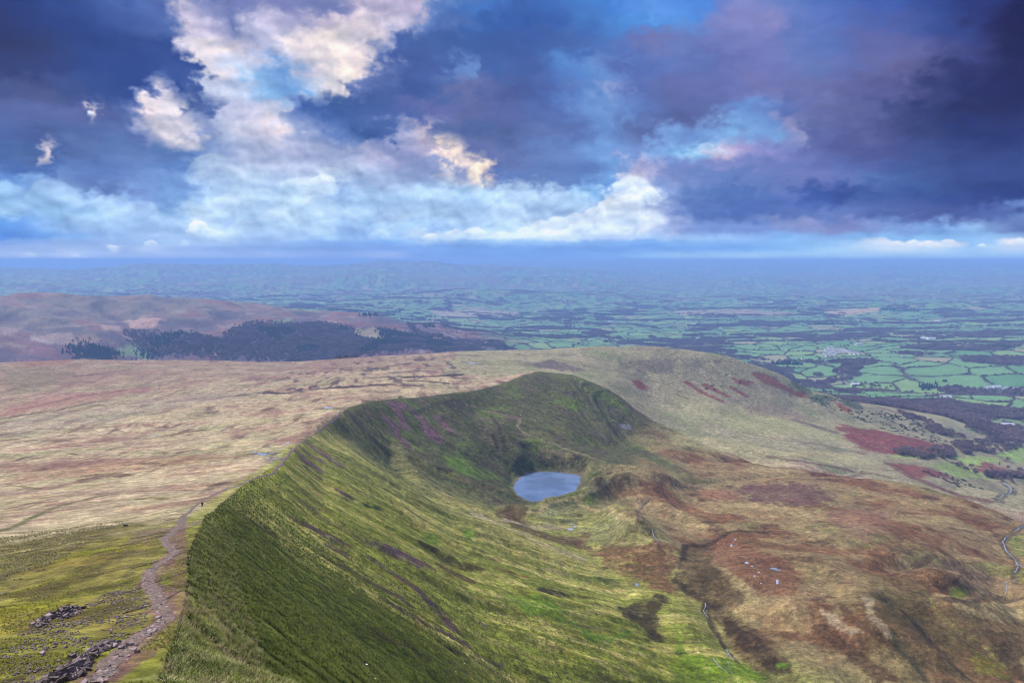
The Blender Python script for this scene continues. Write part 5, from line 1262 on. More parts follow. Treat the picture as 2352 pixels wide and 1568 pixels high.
def conifer_crown(seed):
    R_ = np.random.default_rng(seed); m = MB()
    for lvl in range(7):
        z = .12 + lvl * .125; rad = .30 * (1 - lvl / 7.3); n = 9
        ring = [(math.cos(2 * math.pi * k / n) * rad * R_.uniform(.7, 1.15), math.sin(2 * math.pi * k / n) * rad * R_.uniform(.7, 1.15), z - R_.uniform(.0, .06)) for k in range(n)]
        m.add(ring + [(0, 0, z + .20)], [(k, (k + 1) % n, n) for k in range(n)])
    return m
def bush_crown(seed, n=70):
    R_ = np.random.default_rng(seed); m = MB()
    for k in range(n):
        d = R_.normal(0, 1, 3); d /= np.linalg.norm(d); d[2] = abs(d[2])
        c = d * [.5, .5, .42] * R_.uniform(.55, 1) ; u = R_.normal(0, 1, 3); u /= np.linalg.norm(u); v = np.cross(u, d); v /= max(np.linalg.norm(v), 1e-3); s_ = R_.uniform(.09, .17)
        m.add([c - u * s_, c + u * s_, c + v * s_ * 1.3 + d * s_ * .5], [(0, 1, 2)])
    return m
WC = [winter_crown(k).mesh('crown', M_TWIG) for k in (1, 2, 3)]
CC = [conifer_crown(k).mesh('crown', M_CONIF) for k in (4, 5)]
BC = [bush_crown(k).mesh('gorse_bush', M_GORSE) for k in (7, 8)]
tm = MB(); tm.tube([(0, 0, -.08), (0, 0, .10), (.01, 0, .34)], [.042, .030, .018], 5); TRUNK = tm.mesh('trunk', M_BARK)

def tree(x, y, size, crown, label, group, cat='tree', name='bare_tree', tall=1.0, rz=None):
    z = float(mesh_h(np.array([x]), np.array([y]))[0])
    o = thing(name, label, cat, (x, y, z), rz if rz is not None else random.uniform(0, 6.28), group)
    child('trunk', TRUNK, o, (0, 0, 0), (0, 0, 0), (size, size, size * tall))
    child('crown', crown, o, (0, 0, size * .10), (0, 0, 0), (size, size, size * tall))
    return o

def scatter_in(fr, poly, n, rmin=None):
    """random ground points inside an outline on the ground"""
    H = hits([fr(*p) for p in poly])[:, :2]; lo, hi = H.min(0), H.max(0); out = []
    while len(out) < n:
        q = RNG.uniform(lo, hi, (n * 6, 2)); q = q[inside(q[:, 0], q[:, 1], H)]; out += list(q)
    return np.array(out[:n])

def nth(k):
    n = k + 1; return str(n) + ('th' if 10 < n % 100 < 20 else {1: 'st', 2: 'nd', 3: 'rd'}.get(n % 10, 'th'))
# ------------------------------------------------------------------ trees one can tell apart, on the farmland below the moor
first = None
SINGLE = [  # frame, x, y of the foot, size in metres, crown, label
    (z6, 1573, 1152, 13, 'c', 'dark round evergreen tree alone at the left tip of the pale tan field'), (z6, 1525, 1130, 9, 'c', 'small dark evergreen just up-slope of the round evergreen by the tan field'),
    (z6, 1815, 915, 20, 'c', 'broad dark tree standing alone in the green fields below the long rust strip'), (z6, 1640, 1420, 10, 'w', 'bare tree on the lower edge of the first pale green field past the rust bracken'),
    (z6, 1690, 1425, 10, 'w', 'bare twin tree right of the first one on the edge of the pale green field'), (z6, 2240, 1455, 12, 'w', 'bare tree on the hedge of the long pale green field at the right edge'),
    (z6, 2185, 1478, 7, 'c', 'small dark bush-like tree in the pale green field beside the rust bank'), (z6, 2240, 1505, 9, 'w', 'bare tree on the rust-red bank above the stream'), (z6, 2320, 1530, 14, 'w', 'large bare tree on the rust-red bank at the right edge'),
    (z6, 1995, 1500, 11, 'w', 'bare tree at the right end of the hedge between the two pale green fields'), (z6, 1930, 1490, 8, 'w', 'smaller bare tree in the middle of the hedge between the two pale green fields'), (z6, 1735, 1262, 9, 'c', 'dark bush tree at the foot of the bracken slope')]
for fr, a, b_, sz, kd, lab in SINGLE:
    p = hits([fr(a, b_)])[0]; tree(p[0], p[1], sz, CC[0] if kd == 'c' and sz < 9 else (BC[0] if kd == 'c' else WC[0]), lab, None, name='evergreen_tree' if kd == 'c' else 'bare_tree')
GROUPS = [  # frame, outline, count, size range, label, group
    (z6, [(1560,1060),(1850,1060),(2080,1110),(2100,1190),(2000,1230),(1800,1130),(1600,1110)], 46, (9, 14), 'bare tree in the wood above the tan field', 'bare trees in the wood above the tan field'),
    (z6, [(1980,1180),(2100,1160),(2200,1230),(2351,1260),(2351,1330),(2180,1320),(2060,1290),(1960,1240)], 44, (9, 14), 'bare tree in the wooded valley at the right edge', 'bare trees in the wooded valley'),
    (z6, [(1900,1330),(2100,1310),(2240,1330),(2230,1370),(2150,1400),(1950,1410)], 34, (9, 13), 'bare tree in the belt behind the pale green fields', 'bare trees in the belt behind the pale fields'),
    (z6, [(1540,1380),(1850,1370),(1930,1400),(1840,1430),(1750,1400),(1600,1400)], 26, (7, 11), 'scrubby tree along the lower edge of the bracken slope', 'scrubby trees below the bracken slope'),
    (z6, [(1860,1455),(1900,1460),(2010,1505),(2060,1540),(1980,1530),(1870,1480)], 14, (6, 9), 'bare tree in the hedge climbing between two pale green fields', 'trees in the hedge between the pale fields'),
    (z6, [(2080,1545),(2351,1560),(2351,1568),(2100,1568)], 10, (7, 11), 'bare tree beside the white mountain stream', 'bare trees beside the stream'),
    (z3, [(2080,120),(2351,160),(2351,220),(2250,230),(2130,200)], 18, (6, 10), 'small bare tree on the bracken bank by the stream', 'small trees on the bracken bank'),
    (z3, [(1660,140),(1800,160),(1960,220),(1900,240),(1750,190)], 16, (4, 7), 'low bare bush on the rust slope behind the moorland brow', 'bushes on the rust slope behind the brow'),
    (z6, [(1480,970),(1800,980),(2000,1010),(2000,1040),(1600,1020)], 24, (8, 12), 'bare tree between green fields and lowest moor', 'bare trees between fields and moor'),
    (z6, [(850,970),(1200,930),(1420,950),(1400,980),(1050,975)], 22, (7, 11), 'bare tree in the strip at the toe of the far hill', 'bare trees at the toe of the far hill'),
]
for gi, (fr, poly, n, (s0, s1), lab, grp) in enumerate(GROUPS):
    qs = scatter_in(fr, poly, n); qs = qs[np.argsort(qs[:, 0] / qs[:, 1])]
    for k, q in enumerate(qs):
        tree(q[0], q[1], random.uniform(s0, s1), WC[k % 3], nth(k) + ' from left, ' + lab, grp)

# ------------------------------------------------------------------ masses of trees and bushes: points that each carry one crown
def mass(name, pts, sizes, mesh_obj, label, cat, mat=None, tall=1.0):
    me = bpy.data.meshes.new(name); pts = np.asarray(pts); n = len(pts)
    z = mesh_h(pts[:, 0], pts[:, 1])
    me.vertices.add(n); me.vertices.foreach_set('co', np.column_stack([pts[:, :2], z]).astype(np.float32).ravel())
    a = me.attributes.new('size', 'FLOAT', 'POINT'); a.data.foreach_set('value', np.asarray(sizes, np.float32))
    b = me.attributes.new('turn', 'FLOAT', 'POINT'); b.data.foreach_set('value', RNG.uniform(0, 6.28, n).astype(np.float32))
    ob = bpy.data.objects.new(name, me); COL.objects.link(ob); tag(ob, label, cat, kind='stuff')
    g = bpy.data.node_groups.new(name, 'GeometryNodeTree')
    g.interface.new_socket('Geometry', in_out='INPUT', socket_type='NodeSocketGeometry'); g.interface.new_socket('Geometry', in_out='OUTPUT', socket_type='NodeSocketGeometry')
    N = g.nodes; L = g.links
    gi, go = N.new('NodeGroupInput'), N.new('NodeGroupOutput'); oi = N.new('GeometryNodeObjectInfo'); oi.inputs['Object'].default_value = mesh_obj; oi.inputs['As Instance'].default_value = True
    ip = N.new('GeometryNodeInstanceOnPoints'); mp = N.new('GeometryNodeMeshToPoints')
    sa = N.new('GeometryNodeInputNamedAttribute'); sa.data_type = 'FLOAT'; sa.inputs['Name'].default_value = 'size'
    ta = N.new('GeometryNodeInputNamedAttribute'); ta.data_type = 'FLOAT'; ta.inputs['Name'].default_value = 'turn'
    cs = N.new('ShaderNodeCombineXYZ'); cr = N.new('ShaderNodeCombineXYZ'); ml = N.new('ShaderNodeMath'); ml.operation = 'MULTIPLY'; ml.inputs[1].default_value = tall
    L.new(gi.outputs[0], mp.inputs[0]); L.new(mp.outputs[0], ip.inputs['Points']); L.new(oi.outputs['Geometry'], ip.inputs['Instance'])
    L.new(sa.outputs[0], cs.inputs[0]); L.new(sa.outputs[0], cs.inputs[1]); L.new(sa.outputs[0], ml.inputs[0]); L.new(ml.outputs[0], cs.inputs[2]); L.new(ta.outputs[0], cr.inputs[2])
    L.new(cs.outputs[0], ip.inputs['Scale']); L.new(cr.outputs[0], ip.inputs['Rotation']); L.new(ip.outputs[0], go.inputs[0])
    md = ob.modifiers.new('spread', 'NODES'); md.node_group = g
    return ob
src_w = next(o for o in bpy.data.objects if o.type == 'MESH' and o.data == WC[0])
src_c = next(o for o in bpy.data.objects if o.type == 'MESH' and o.data in CC)
src_b = next(o for o in bpy.data.objects if o.type == 'MESH' and o.data in BC)
def rand_polar(n, az0, az1, r0, r1, power=1.0):
    a = np.radians(RNG.uniform(az0, az1, n)); rr = (r0 ** power + RNG.random(n) * (r1 ** power - r0 ** power)) ** (1 / power)
    return np.column_stack([np.sin(a) * rr, np.cos(a) * rr])
q = rand_polar(230000, -36, 62, 2350, 14000, 1.2); rr_ = np.hypot(*q.T); q = q[((q[:, 0] / rr_ > -.24) | (rr_ > 6200)) & (RNG.random(len(q)) > ss(rr_, 8000, 14000))]
for _it in range(3):        # slide every point onto the nearest field edge
    e0, _ = fields(q[:, 0], q[:, 1], 215.0); ex, _ = fields(q[:, 0] + 1.5, q[:, 1], 215.0); ey, _ = fields(q[:, 0], q[:, 1] + 1.5, 215.0)
    g_ = np.column_stack([ex - e0, ey - e0]) / 1.5; q = q - g_ * (e0 / np.maximum((g_ ** 2).sum(1), .3))[:, None]
q += RNG.normal(0, 1.2, q.shape); rq = np.hypot(*q.T)
e_, _i = fields(q[:, 0], q[:, 1], 215.0)
lf_ = (1 - ss(rq + 500 * fbm(q[:, 0], q[:, 1], 400, 3, off=71), 2350, 2900))
k = (e_ < 9) & (mesh_h(q[:, 0], q[:, 1]) < 420) & (lf_ < .5)
mass('hedgerow', q[k], np.where(RNG.random(k.sum()) < .10, RNG.uniform(8, 12, k.sum()), RNG.uniform(3.0, 5.5, k.sum())), src_w, 'dark bare hedges and hedge trees between the green fields', 'hedgerow', tall=.8)
q = rand_polar(560000, -36, 62, 2350, 13000, 1.2); rr_ = np.hypot(*q.T); q = q[((q[:, 0] / rr_ > -.24) | (rr_ > 6200)) & (RNG.random(len(q)) > ss(rr_, 7500, 13000))]; k = (woods(q[:, 0], q[:, 1]) > .5) & (mesh_h(q[:, 0], q[:, 1]) < 450)
print('hedge/wood', k.sum())
mass('woodland', q[k], RNG.uniform(10, 17, k.sum()), src_w, 'purple-brown leafless woods in the wide valley', 'woodland')
wp_ = np.vstack([scatter_in(z6, [(1560,1040),(1850,1040),(2080,1090),(2200,1180),(2351,1230),(2351,1330),(2250,1340),(2160,1290),(2080,1220),(2000,1240),(1900,1190),(1750,1120),(1600,1100)], 1500),
                 scatter_in(z6, [(1500,1120),(1650,1160),(1900,1260),(1960,1300),(1800,1280),(1600,1220)], 160), scatter_in(z6, [(1850,1330),(2100,1300),(2351,1330),(2300,1380),(2100,1400),(1950,1420)], 500), scatter_in(z6, [(1450,1380),(1850,1360),(1900,1420),(1700,1440),(1500,1410)], 260),
                 scatter_in(z6, [(2060,1530),(2351,1545),(2351,1568),(2080,1568)], 120), scatter_in(z6, [(850,960),(1200,925),(1450,950),(1480,985),(1100,985)], 300)])
wk = fbm(wp_[:, 0], wp_[:, 1], 110, 3, .6, off=230) > -.12
mass('valley_wood', wp_[wk], RNG.uniform(7, 13, wk.sum()), src_w, 'bare purple woods filling the valley bottom at the right', 'woodland')
# bracken slope scrub and gorse
def mass_poly(fr, poly, n): return scatter_in(fr, poly, n)
gp = np.vstack([mass_poly(z6, [(850,960),(980,985),(1100,1015),(1210,1090),(1210,1130),(1100,1120),(900,1060),(870,1045),(960,1010)], 420), mass_poly(z6, [(1120,1130),(1500,1120),(1800,1300),(1900,1360),(1500,1270),(1250,1180)], 300), mass_poly(z6, [(1200,980),(1480,1000),(1560,1060),(1500,1110),(1250,1040)], 220),
                mass_poly(z6, [(20,900),(500,830),(600,880),(300,980),(60,960)], 30), mass_poly(z3, [(1640,130),(1960,200),(2080,260),(1900,250)], 30)])
gk = fbm(gp[:, 0], gp[:, 1], 60, 3, .6, off=200) > -.12
mass('gorse', gp[gk], RNG.uniform(3.0, 8.0, gk.sum()), src_b, 'dark green gorse scattered over the slope below the far hill', 'gorse', tall=.75)
# plantation and woods on the hill to the left
FO = [(z4, [(870,560),(1100,600),(1500,640),(1650,530),(2050,520),(2351,560),(2351,760),(1900,775),(1000,755),(900,640)], 9000), (z5, [(0,560),(150,570),(160,620),(400,640),(370,560),(560,600),(720,640),(1040,690),(800,700),(0,755)], 8000), (z4, [(480,670),(620,690),(760,710),(740,760),(560,740)], 500)]
fc, fw = [], []
for fr, poly, n in FO:
    p = mass_poly(fr, poly, n); nn_ = fbm(p[:, 0], p[:, 1], 260, 3, .6, off=210)
    den = (ss(nn_, -1.1, .1) > RNG.random(len(p)))
    p, nn_ = p[den], nn_[den]; p = p + RNG.normal(0, 28, p.shape); c_ = (fbm(p[:, 0], p[:, 1], 330, 2, off=220) + .25 * (p[:, 0] > -900)) > .26
    fc.append(p[c_]); fw.append(p[~c_])
fc = np.vstack(fc); fw = np.vstack(fw)
mass('conifer_plantation', fc, RNG.uniform(11, 18, len(fc)), src_c, 'dark conifer plantation on the flank of the far left hill', 'plantation')
mass('hillside_wood', fw, RNG.uniform(9, 14, len(fw)), src_w, 'bare brown wood on the lower flank of the far left hill', 'woodland')
# clumps of dark conifers out on the plain
cl = []
for fr, a, b_, w_, n in [(z5,180,447,45,60),(z5,275,470,40,50),(z5,350,472,28,50),(z5,440,450,45,80),(z5,490,435,25,40),(z5,607,458,25,50),(z5,622,495,22,30),(z5,692,549,20,30),(z5,818,550,28,50),(z5,1330,458,38,80),(z5,1575,438,60,70),(z5,1655,460,50,80),(z5,1720,438,30,30),(z5,1870,470,70,80),
                         (z5,1808,500,14,20),(z5,1632,548,18,30),(z5,1635,607,30,50),(z5,1700,612,18,30),(z5,25,385,30,50),(z5,45,438,40,50),(z6,1440,432,60,80),(z6,1550,440,90,90),(z6,120,395,70,50),(z6,1000,530,60,110),(z6,750,800,90,90),(z6,1700,960,30,30),(z6,2180,690,60,60)]:
    H = hits([fr(a - w_, b_), fr(a + w_, b_)]); t_ = RNG.random(n); p = H[0, :2] + (H[1, :2] - H[0, :2]) * t_[:, None]; rr = np.hypot(*H[0, :2]); p = p * (1 + RNG.uniform(-.004, .006, n) * (rr / 6000))[:, None] + RNG.normal(0, 14, (n, 2)); cl.append(p)
cl = np.vstack(cl); mass('conifer_clump', cl, RNG.uniform(14, 24, len(cl)), src_c, 'small dark conifer clumps out on the green plain', 'trees')
print('trees', time.time() - T0)

# ------------------------------------------------------------------ houses and farms in the valley
M_WHITE = plain('white_render', (.80, .79, .76), .7, .3, .06, .5); M_GREYW = plain('grey_stone_wall', (.34, .32, .31), .8, .3, .3, .8); M_PINKW = plain('red_brick_wall', (.34, .20, .17), .8, .3, .2, .8)
M_SLATE = plain('slate_roof', (.16, .16, .19), .6, .4, .3, .8); M_LSLATE = plain('light_slate_roof', (.30, .31, .34), .6, .4, .2, .8); M_TIN = plain('pale_sheet_roof', (.55, .58, .62), .5, .4, .1, .5); M_GLASS = plain('dark_glass', (.03, .035, .045), .15, .6)
def house_meshes(w_, d_, h_, mw, mr):
    a = MB(); a.box(-w_ / 2, w_ / 2, -d_ / 2, d_ / 2, -1.5, h_); rh = d_ * .42
    for sx in (-w_ / 2, w_ / 2): a.add([(sx, -d_ / 2, h_), (sx, d_ / 2, h_), (sx, 0, h_ + rh * .92)], [(0, 1, 2) if sx > 0 else (2, 1, 0)])
    r_ = MB(); o = .4
    for sg in (-1, 1):
        y0, y1 = sg * (d_ / 2 + o), 0; z0, z1 = h_ - o * .8, h_ + rh
        v = [(-w_ / 2 - o, y0, z0), (w_ / 2 + o, y0, z0), (w_ / 2 + o, y1, z1), (-w_ / 2 - o, y1, z1)]
        r_.add(v + [(p[0], p[1], p[2] + .25) for p in v], [(0, 1, 2, 3), (7, 6, 5, 4), (0, 4, 5, 1), (1, 5, 6, 2), (2, 6, 7, 3), (3, 7, 4, 0)])
    c = MB(); c.box(w_ / 2 - 1.6, w_ / 2 - .6, -.5, .5, h_ + rh * .6, h_ + rh + 1.4)
    g = MB()
    for sg in (-1, 1):
        for i in range(3):
            for zc in ((1.3, 3.6) if h_ > 4 else (1.3,)):
                xx = -w_ / 2 + (i + .75) * w_ / 3.5; y = sg * (d_ / 2 + .03); g.box(xx - .5, xx + .5, min(y, y - sg * .1), max(y, y - sg * .1), zc, zc + 1.2)
    return a.mesh('wall', mw), r_.mesh('roof', mr), c.mesh('chimney', mw), g.mesh('window', M_GLASS)
HM = {'house': house_meshes(14, 7, 6.4, M_WHITE, M_LSLATE), 'terrace': house_meshes(26, 8, 6.4, M_WHITE, M_LSLATE), 'farm': house_meshes(16, 9, 5.2, M_GREYW, M_SLATE), 'barn': house_meshes(34, 16, 5.5, M_TIN, M_TIN), 'white_barn': house_meshes(40, 16, 5.5, M_WHITE, M_TIN), 'school': house_meshes(34, 12, 5.0, M_PINKW, M_SLATE)}
def house(fr, a, b_, kind, name, label, cat, group=None, rz=None, sc=1.0):
    p = hits([fr(a, b_)])[0]; rz = rz if rz is not None else random.uniform(-.5, .5)
    o = thing(name, label, cat, tuple(p), rz, group); w_, r_, c, g = HM[kind]
    child('wall', w_, o, sc=(sc,) * 3)
    rf = child('roof', r_, o, sc=(sc,) * 3)
    if 'barn' not in kind: child('chimney', c, rf); child('window', g, o, sc=(sc,) * 3)
    return o
VILL = [(1000,722),(1015,728),(1008,740),(1028,742),(1040,735),(1000,748),(1022,750),(1048,748),(1062,742),(1070,728),(1058,722),(1040,700),(1050,708),(1062,700),(1075,704),(1085,712),(1068,714),(1030,712),(1015,706),(1045,694),
        (1110,712),(1122,708),(1132,714),(1145,712),(1118,720),(1138,722),(1152,718),(1128,704),(1100,706),(1090,698),(1165,726),(1178,722),(1182,730),(1190,724),(1170,716),(1205,732),(1218,730),(1226,735),(1240,736),(1212,736),
        (1080,736),(1092,730),(1072,744),(1035,726),(1020,718),(1055,730)]
VILL.sort()
for k, (a, b_) in enumerate(VILL): house(z6, a, b_, 'terrace' if k % 4 == 0 else 'house', 'house', nth(k) + ' from the left of the white houses in the village on the plain', 'house', 'white houses of the village on the plain', rz=random.uniform(-.9, .2), sc=1.3)
for k, (a, b_) in enumerate([(858,712),(872,710),(888,714),(900,712),(915,716),(930,718)]): house(z6, a, b_, 'farm', 'house', nth(k) + ' from the left of the grey houses along the lane left of the village', 'house', 'grey houses left of the village', sc=1.1)
FARMS = [(z6,855,764,'house','church','white church-like building among the trees below left of the village','church'),(z6,828,768,'farm','farmhouse','grey house left of the white building below the village','house'),
         (z6,1300,742,'school','school','long reddish building at the right end of the village','school'),(z6,1232,668,'barn','barn','pale long farm shed in the green field above the village','barn'),(z6,1180,658,'farm','farmhouse','grey farmhouse left of the pale shed above the village','farmhouse'),
         (z6,1285,775,'house','farmhouse','white farmhouse below the right end of the village','farmhouse'),(z6,1535,745,'house','farmhouse','lone white house on the edge of the field right of the village','farmhouse'),
         (z6,1725,632,'white_barn','barn','white farm shed on the hedge in the right middle of the plain','barn'),(z6,1675,630,'barn','barn','grey shed just left of the white shed on the plain','barn'),
         (z6,1425,548,'farm','farmhouse','pale farm beside a dark tree in the fields','farmhouse'),(z6,1240,502,'house','farmhouse','small white house high in the green fields','farmhouse'),(z6,1762,515,'barn','barn','grey shed among hedges at upper right','barn'),
         (z6,1912,680,'house','farmhouse','lone white cottage in the right-hand fields','farmhouse'),(z6,645,385,'barn','barn','pale shed far off on the blue plain','barn'),(z6,908,408,'house','farmhouse','tiny white house far off before the blue ridge','farmhouse'),
         (z6,1213,940,'white_barn','barn','large bright white shed at the toe of the far hill','barn'),(z6,1130,928,'farm','farmhouse','grey farmhouse left of the bright white shed','farmhouse'),
         (z6,1822,1027,'white_barn','barn','white shed with trees right of it in the near fields','barn'),(z6,2115,962,'barn','barn','first long shed of the big farm at the right edge','barn'),(z6,2165,958,'barn','barn','second long shed of the big farm at the right edge','barn'),
         (z6,2225,966,'barn','barn','third long shed of the big farm at the right edge','barn'),(z6,2290,970,'barn','barn','last long shed of the big farm at the right edge','barn'),(z6,2060,960,'farm','farmhouse','grey farmhouse left of the long sheds','farmhouse'),
         (z6,2240,1218,'barn','barn','pale shed among the bare trees by the right edge','barn'),(z6,2270,1345,'house','cottage','white cottage in the trees above the pale green fields','cottage'),(z6,2290,338,'house','farmhouse','tiny white house at the far right of the blue plain','farmhouse'),
         (z5,1912,516,'white_barn','barn','white farm in the green fields behind the second hill','barn'),(z5,2180,517,'barn','barn','pale farm shed right of the white farm behind the second hill','barn'),(z5,1665,550,'farm','farmhouse','grey farmhouse by the dark clump on the plain','farmhouse'),
         (z5,890,583,'house','farmhouse','white farmhouse in the fields right of the plantation','farmhouse'),(z5,1070,660,'house','farmhouse','white farmhouse just above the brow of the moor','farmhouse'),(z5,1345,664,'farm','farmhouse','grey house just above the brow of the moor','farmhouse'),
         (z5,1428,600,'house','farmhouse','small white house among the purple woods','farmhouse'),(z5,780,424,'barn','barn','pale farm shed beside the tan common','barn'),(z5,2205,373,'house','farmhouse','tiny white house in the hazy fields','farmhouse')]
for fr, a, b_, kd, nm, lab, cat in FARMS: house(fr, a, b_, kd, nm, lab, cat, sc=1.25 if b_ < 700 else 1.0)
print('houses', time.time() - T0)
# ------------------------------------------------------------------ stones of the summit shoulder
def slab(seed, flat=.35):
    R_ = np.random.default_rng(seed); n = 7; a = np.sort(R_.uniform(0, 6.28, n)) ; r_ = R_.uniform(.34, .56, n)
    bt = [(math.cos(t) * q, math.sin(t) * q * .72, -flat * .5) for t, q in zip(a, r_)]
    tp = [(math.cos(t) * q * .86 + .03, math.sin(t) * q * .62, flat * .5 + R_.uniform(-.05, .05)) for t, q in zip(a, r_)]
    return np.array(bt + tp), [tuple(range(n))[::-1], tuple(range(n, 2 * n))] + [(i, (i + 1) % n, n + (i + 1) % n, n + i) for i in range(n)]
SL = []
for k in range(8):
    v, f = slab(100 + k, .22 + .05 * (k % 4)); m = MB(); m.add(v, f); SL.append((m.mesh('stone', M_STONE if k % 4 else M_STONE2), v, f))

def stone_part(parent, x, y, size, lift, k, tilt=.35, base=(0, 0, 0), yaw=None):
    z = float(mesh_h(np.array([x]), np.array([y]))[0])
    return child('stone', SL[k % 8][0], parent, (x - base[0], y - base[1], z + lift - base[2]), (random.uniform(-tilt, tilt), random.uniform(-tilt, tilt), yaw if yaw is not None else random.uniform(0, 6.28)), (size, size * random.uniform(.6, 1), size * random.uniform(.7, 1.3)))
HEAP1 = [(430,790),(440,730),(560,660),(700,600),(860,540),(960,480),(1100,490),(1230,490),(1140,540),(1120,600),(980,640),(860,690),(800,650),(650,740),(560,780)]
HEAP2 = [(510,1568),(640,1500),(820,1410),(900,1350),(1100,1270),(1200,1170),(1320,1090),(1480,1030),(1620,1000),(1700,1000),(1690,1060),(1500,1100),(1440,1140),(1340,1200),(1330,1300),(1240,1380),(1220,1450),(1050,1520),(900,1568)]
for poly, n, lab, s0, s1 in ((HEAP1, 150, 'upper dark rubble heap lying in the turf left of the path', .30, .85), (HEAP2, 270, 'long dark rubble heap along the left edge of the stone path at the bottom', .28, .95)):
    P_ = scatter_in(z7, poly, n); c = P_.mean(0); cz = float(mesh_h(c[:1], c[1:])[0])
    hp = thing('rubble_heap', lab, 'rubble heap', (c[0], c[1], cz))
    H = hits([z7(*q) for q in poly])[:, :2]
    dd, _, _ = poly_near(P_[:, 0], P_[:, 1], H, True)
    for k, (q, d_) in enumerate(zip(P_, dd)):
        stone_part(hp, q[0], q[1], random.uniform(s0, s1) * (.75 + .5 * min(1, d_ / .8)), .04 + min(d_, 1.0) * random.uniform(0, .42), k, .5, (c[0], c[1], cz))
# flat stones set in the path
for k in range(260):
    t_ = random.random() ** 1.15 * .60; i_ = t_ * (len(PATH_P) - 1); a = int(i_); fq = i_ - a
    c = PATH_P[a] * (1 - fq) + PATH_P[a + 1] * fq; tn = PATH_P[a + 1] - PATH_P[a]; tn = tn[:2] / np.hypot(*tn[:2]); nn_ = np.array([-tn[1], tn[0]])
    wd = PATH_W[a] * (1 - fq) + PATH_W[a + 1] * fq; p = c[:2] + nn_ * random.uniform(-.44, .44) * wd * .8
    o_ = stone_part(path, p[0], p[1], random.uniform(.22, .62), .05, k + 3 if k % 3 else 4, .16)
    o_.scale[2] *= .5
# lone stones one can pick out
for (fr, a, b_, s_, lab) in [(z7, 1655, 1020, .5, 'flat grey stone at the upper end of the long rubble heap'), (z7, 1750, 1085, .6, 'low pale slab just below the upper end of the long rubble heap'), (z7, 1870, 1040, .55, 'pale slab on the left edge of the stone path'),
                              (z7, 1980, 1130, .45, 'pinkish boulder on the right half of the stone path'), (z7, 1600, 850, .4, 'pale stone on the turf left of the path bend'), (z7, 620, 1170, .45, 'pale stone alone on the yellow turf left of the long heap'), (z7, 1030, 1220, .6, 'grey slab on the turf just above the long rubble heap'),
                              (z1, 850, 508, 1.1, 'dark boulder on the straw-coloured grass left of the path'), (z1, 755, 506, .6, 'small dark boulder left of the larger one on the straw grass')]:
    p = hits([fr(a, b_)])[0]; m = MB(); v, f = slab(int(a)); m.add(v * s_ * np.array([1, 1, 1.4]), f)
    o_ = m.build('boulder', M_STONE2 if 'pale' in lab or 'pink' in lab else M_STONE); o_.location = tuple(p + np.array([0, 0, .1])); o_.rotation_euler = (.15, -.1, random.uniform(0, 6)); tag(o_, lab, 'stone')
# small scattered stones : too many to count
def join_slabs(name, pts, sizes, mat, label, lift=.02):
    V, F = [], []; b = 0; z = mesh_h(pts[:, 0], pts[:, 1])
    for k in range(len(pts)):
        v, f = SL[k % 8][1], SL[k % 8][2]; a = random.uniform(0, 6.28); ca, sa = math.cos(a), math.sin(a); s_ = sizes[k]
        w_ = np.column_stack([(v[:, 0] * ca - v[:, 1] * sa) * s_ + pts[k, 0], (v[:, 0] * sa + v[:, 1] * ca) * s_ + pts[k, 1], v[:, 2] * s_ * .9 + z[k] + lift + (v[:, 0] * random.uniform(-.3, .3)) * s_])
        V.append(w_); F += [tuple(i + b for i in q) for q in f]; b += len(v)
    me = bpy.data.meshes.new(name); me.from_pydata([tuple(q) for q in np.concatenate(V)], [], F); me.materials.append(mat)
    o_ = bpy.data.objects.new(name, me); COL.objects.link(o_); tag(o_, label, 'stones', kind='stuff'); return o_
turf = [(0,1568),(0,1010),(250,880),(420,830),(800,700),(1300,400),(1700,200),(1990,200),(2120,330),(2160,600),(1900,900),(1500,1030),(1200,1160),(800,1400),(480,1568)]
p = scatter_in(z7, turf, 2600); kk = fbm(p[:, 0], p[:, 1], 3.5, 3, .6, off=300) + .3 * RNG.random(len(p)) > .08; p = p[kk]
join_slabs('scattered_stones', p, RNG.uniform(.09, .30, len(p)) ** 1.0, M_STONE, 'small grey-purple stones strewn through the yellow turf')
p2 = scatter_in(z1, [(700, 1060), (870, 560), (1180, 480), (1360, 470), (1290, 640), (1270, 1000), (1200, 1150), (1050, 1330), (860, 1480), (800, 1200)], 1500)
join_slabs('path_rubble', p2, RNG.uniform(.08, .26, len(p2)), M_STONE2, 'loose pinkish stones strewn beside the worn path')
# pale specks of rock on the steep side
p3 = np.vstack([scatter_in(z2, [(0,700),(700,1000),(1100,1400),(1000,1568),(0,1568)], 14), scatter_in(z5, [(850,1000),(1500,900),(2000,1100),(2200,1300),(1500,1400),(900,1300)], 26)])
join_slabs('pale_rocks', p3, RNG.uniform(.5, 1.3, len(p3)) * np.where(np.hypot(*p3.T) > 600, 1.8, .6), M_WHITE, 'scattered pale rocks on the steep slope and headwall', .1)

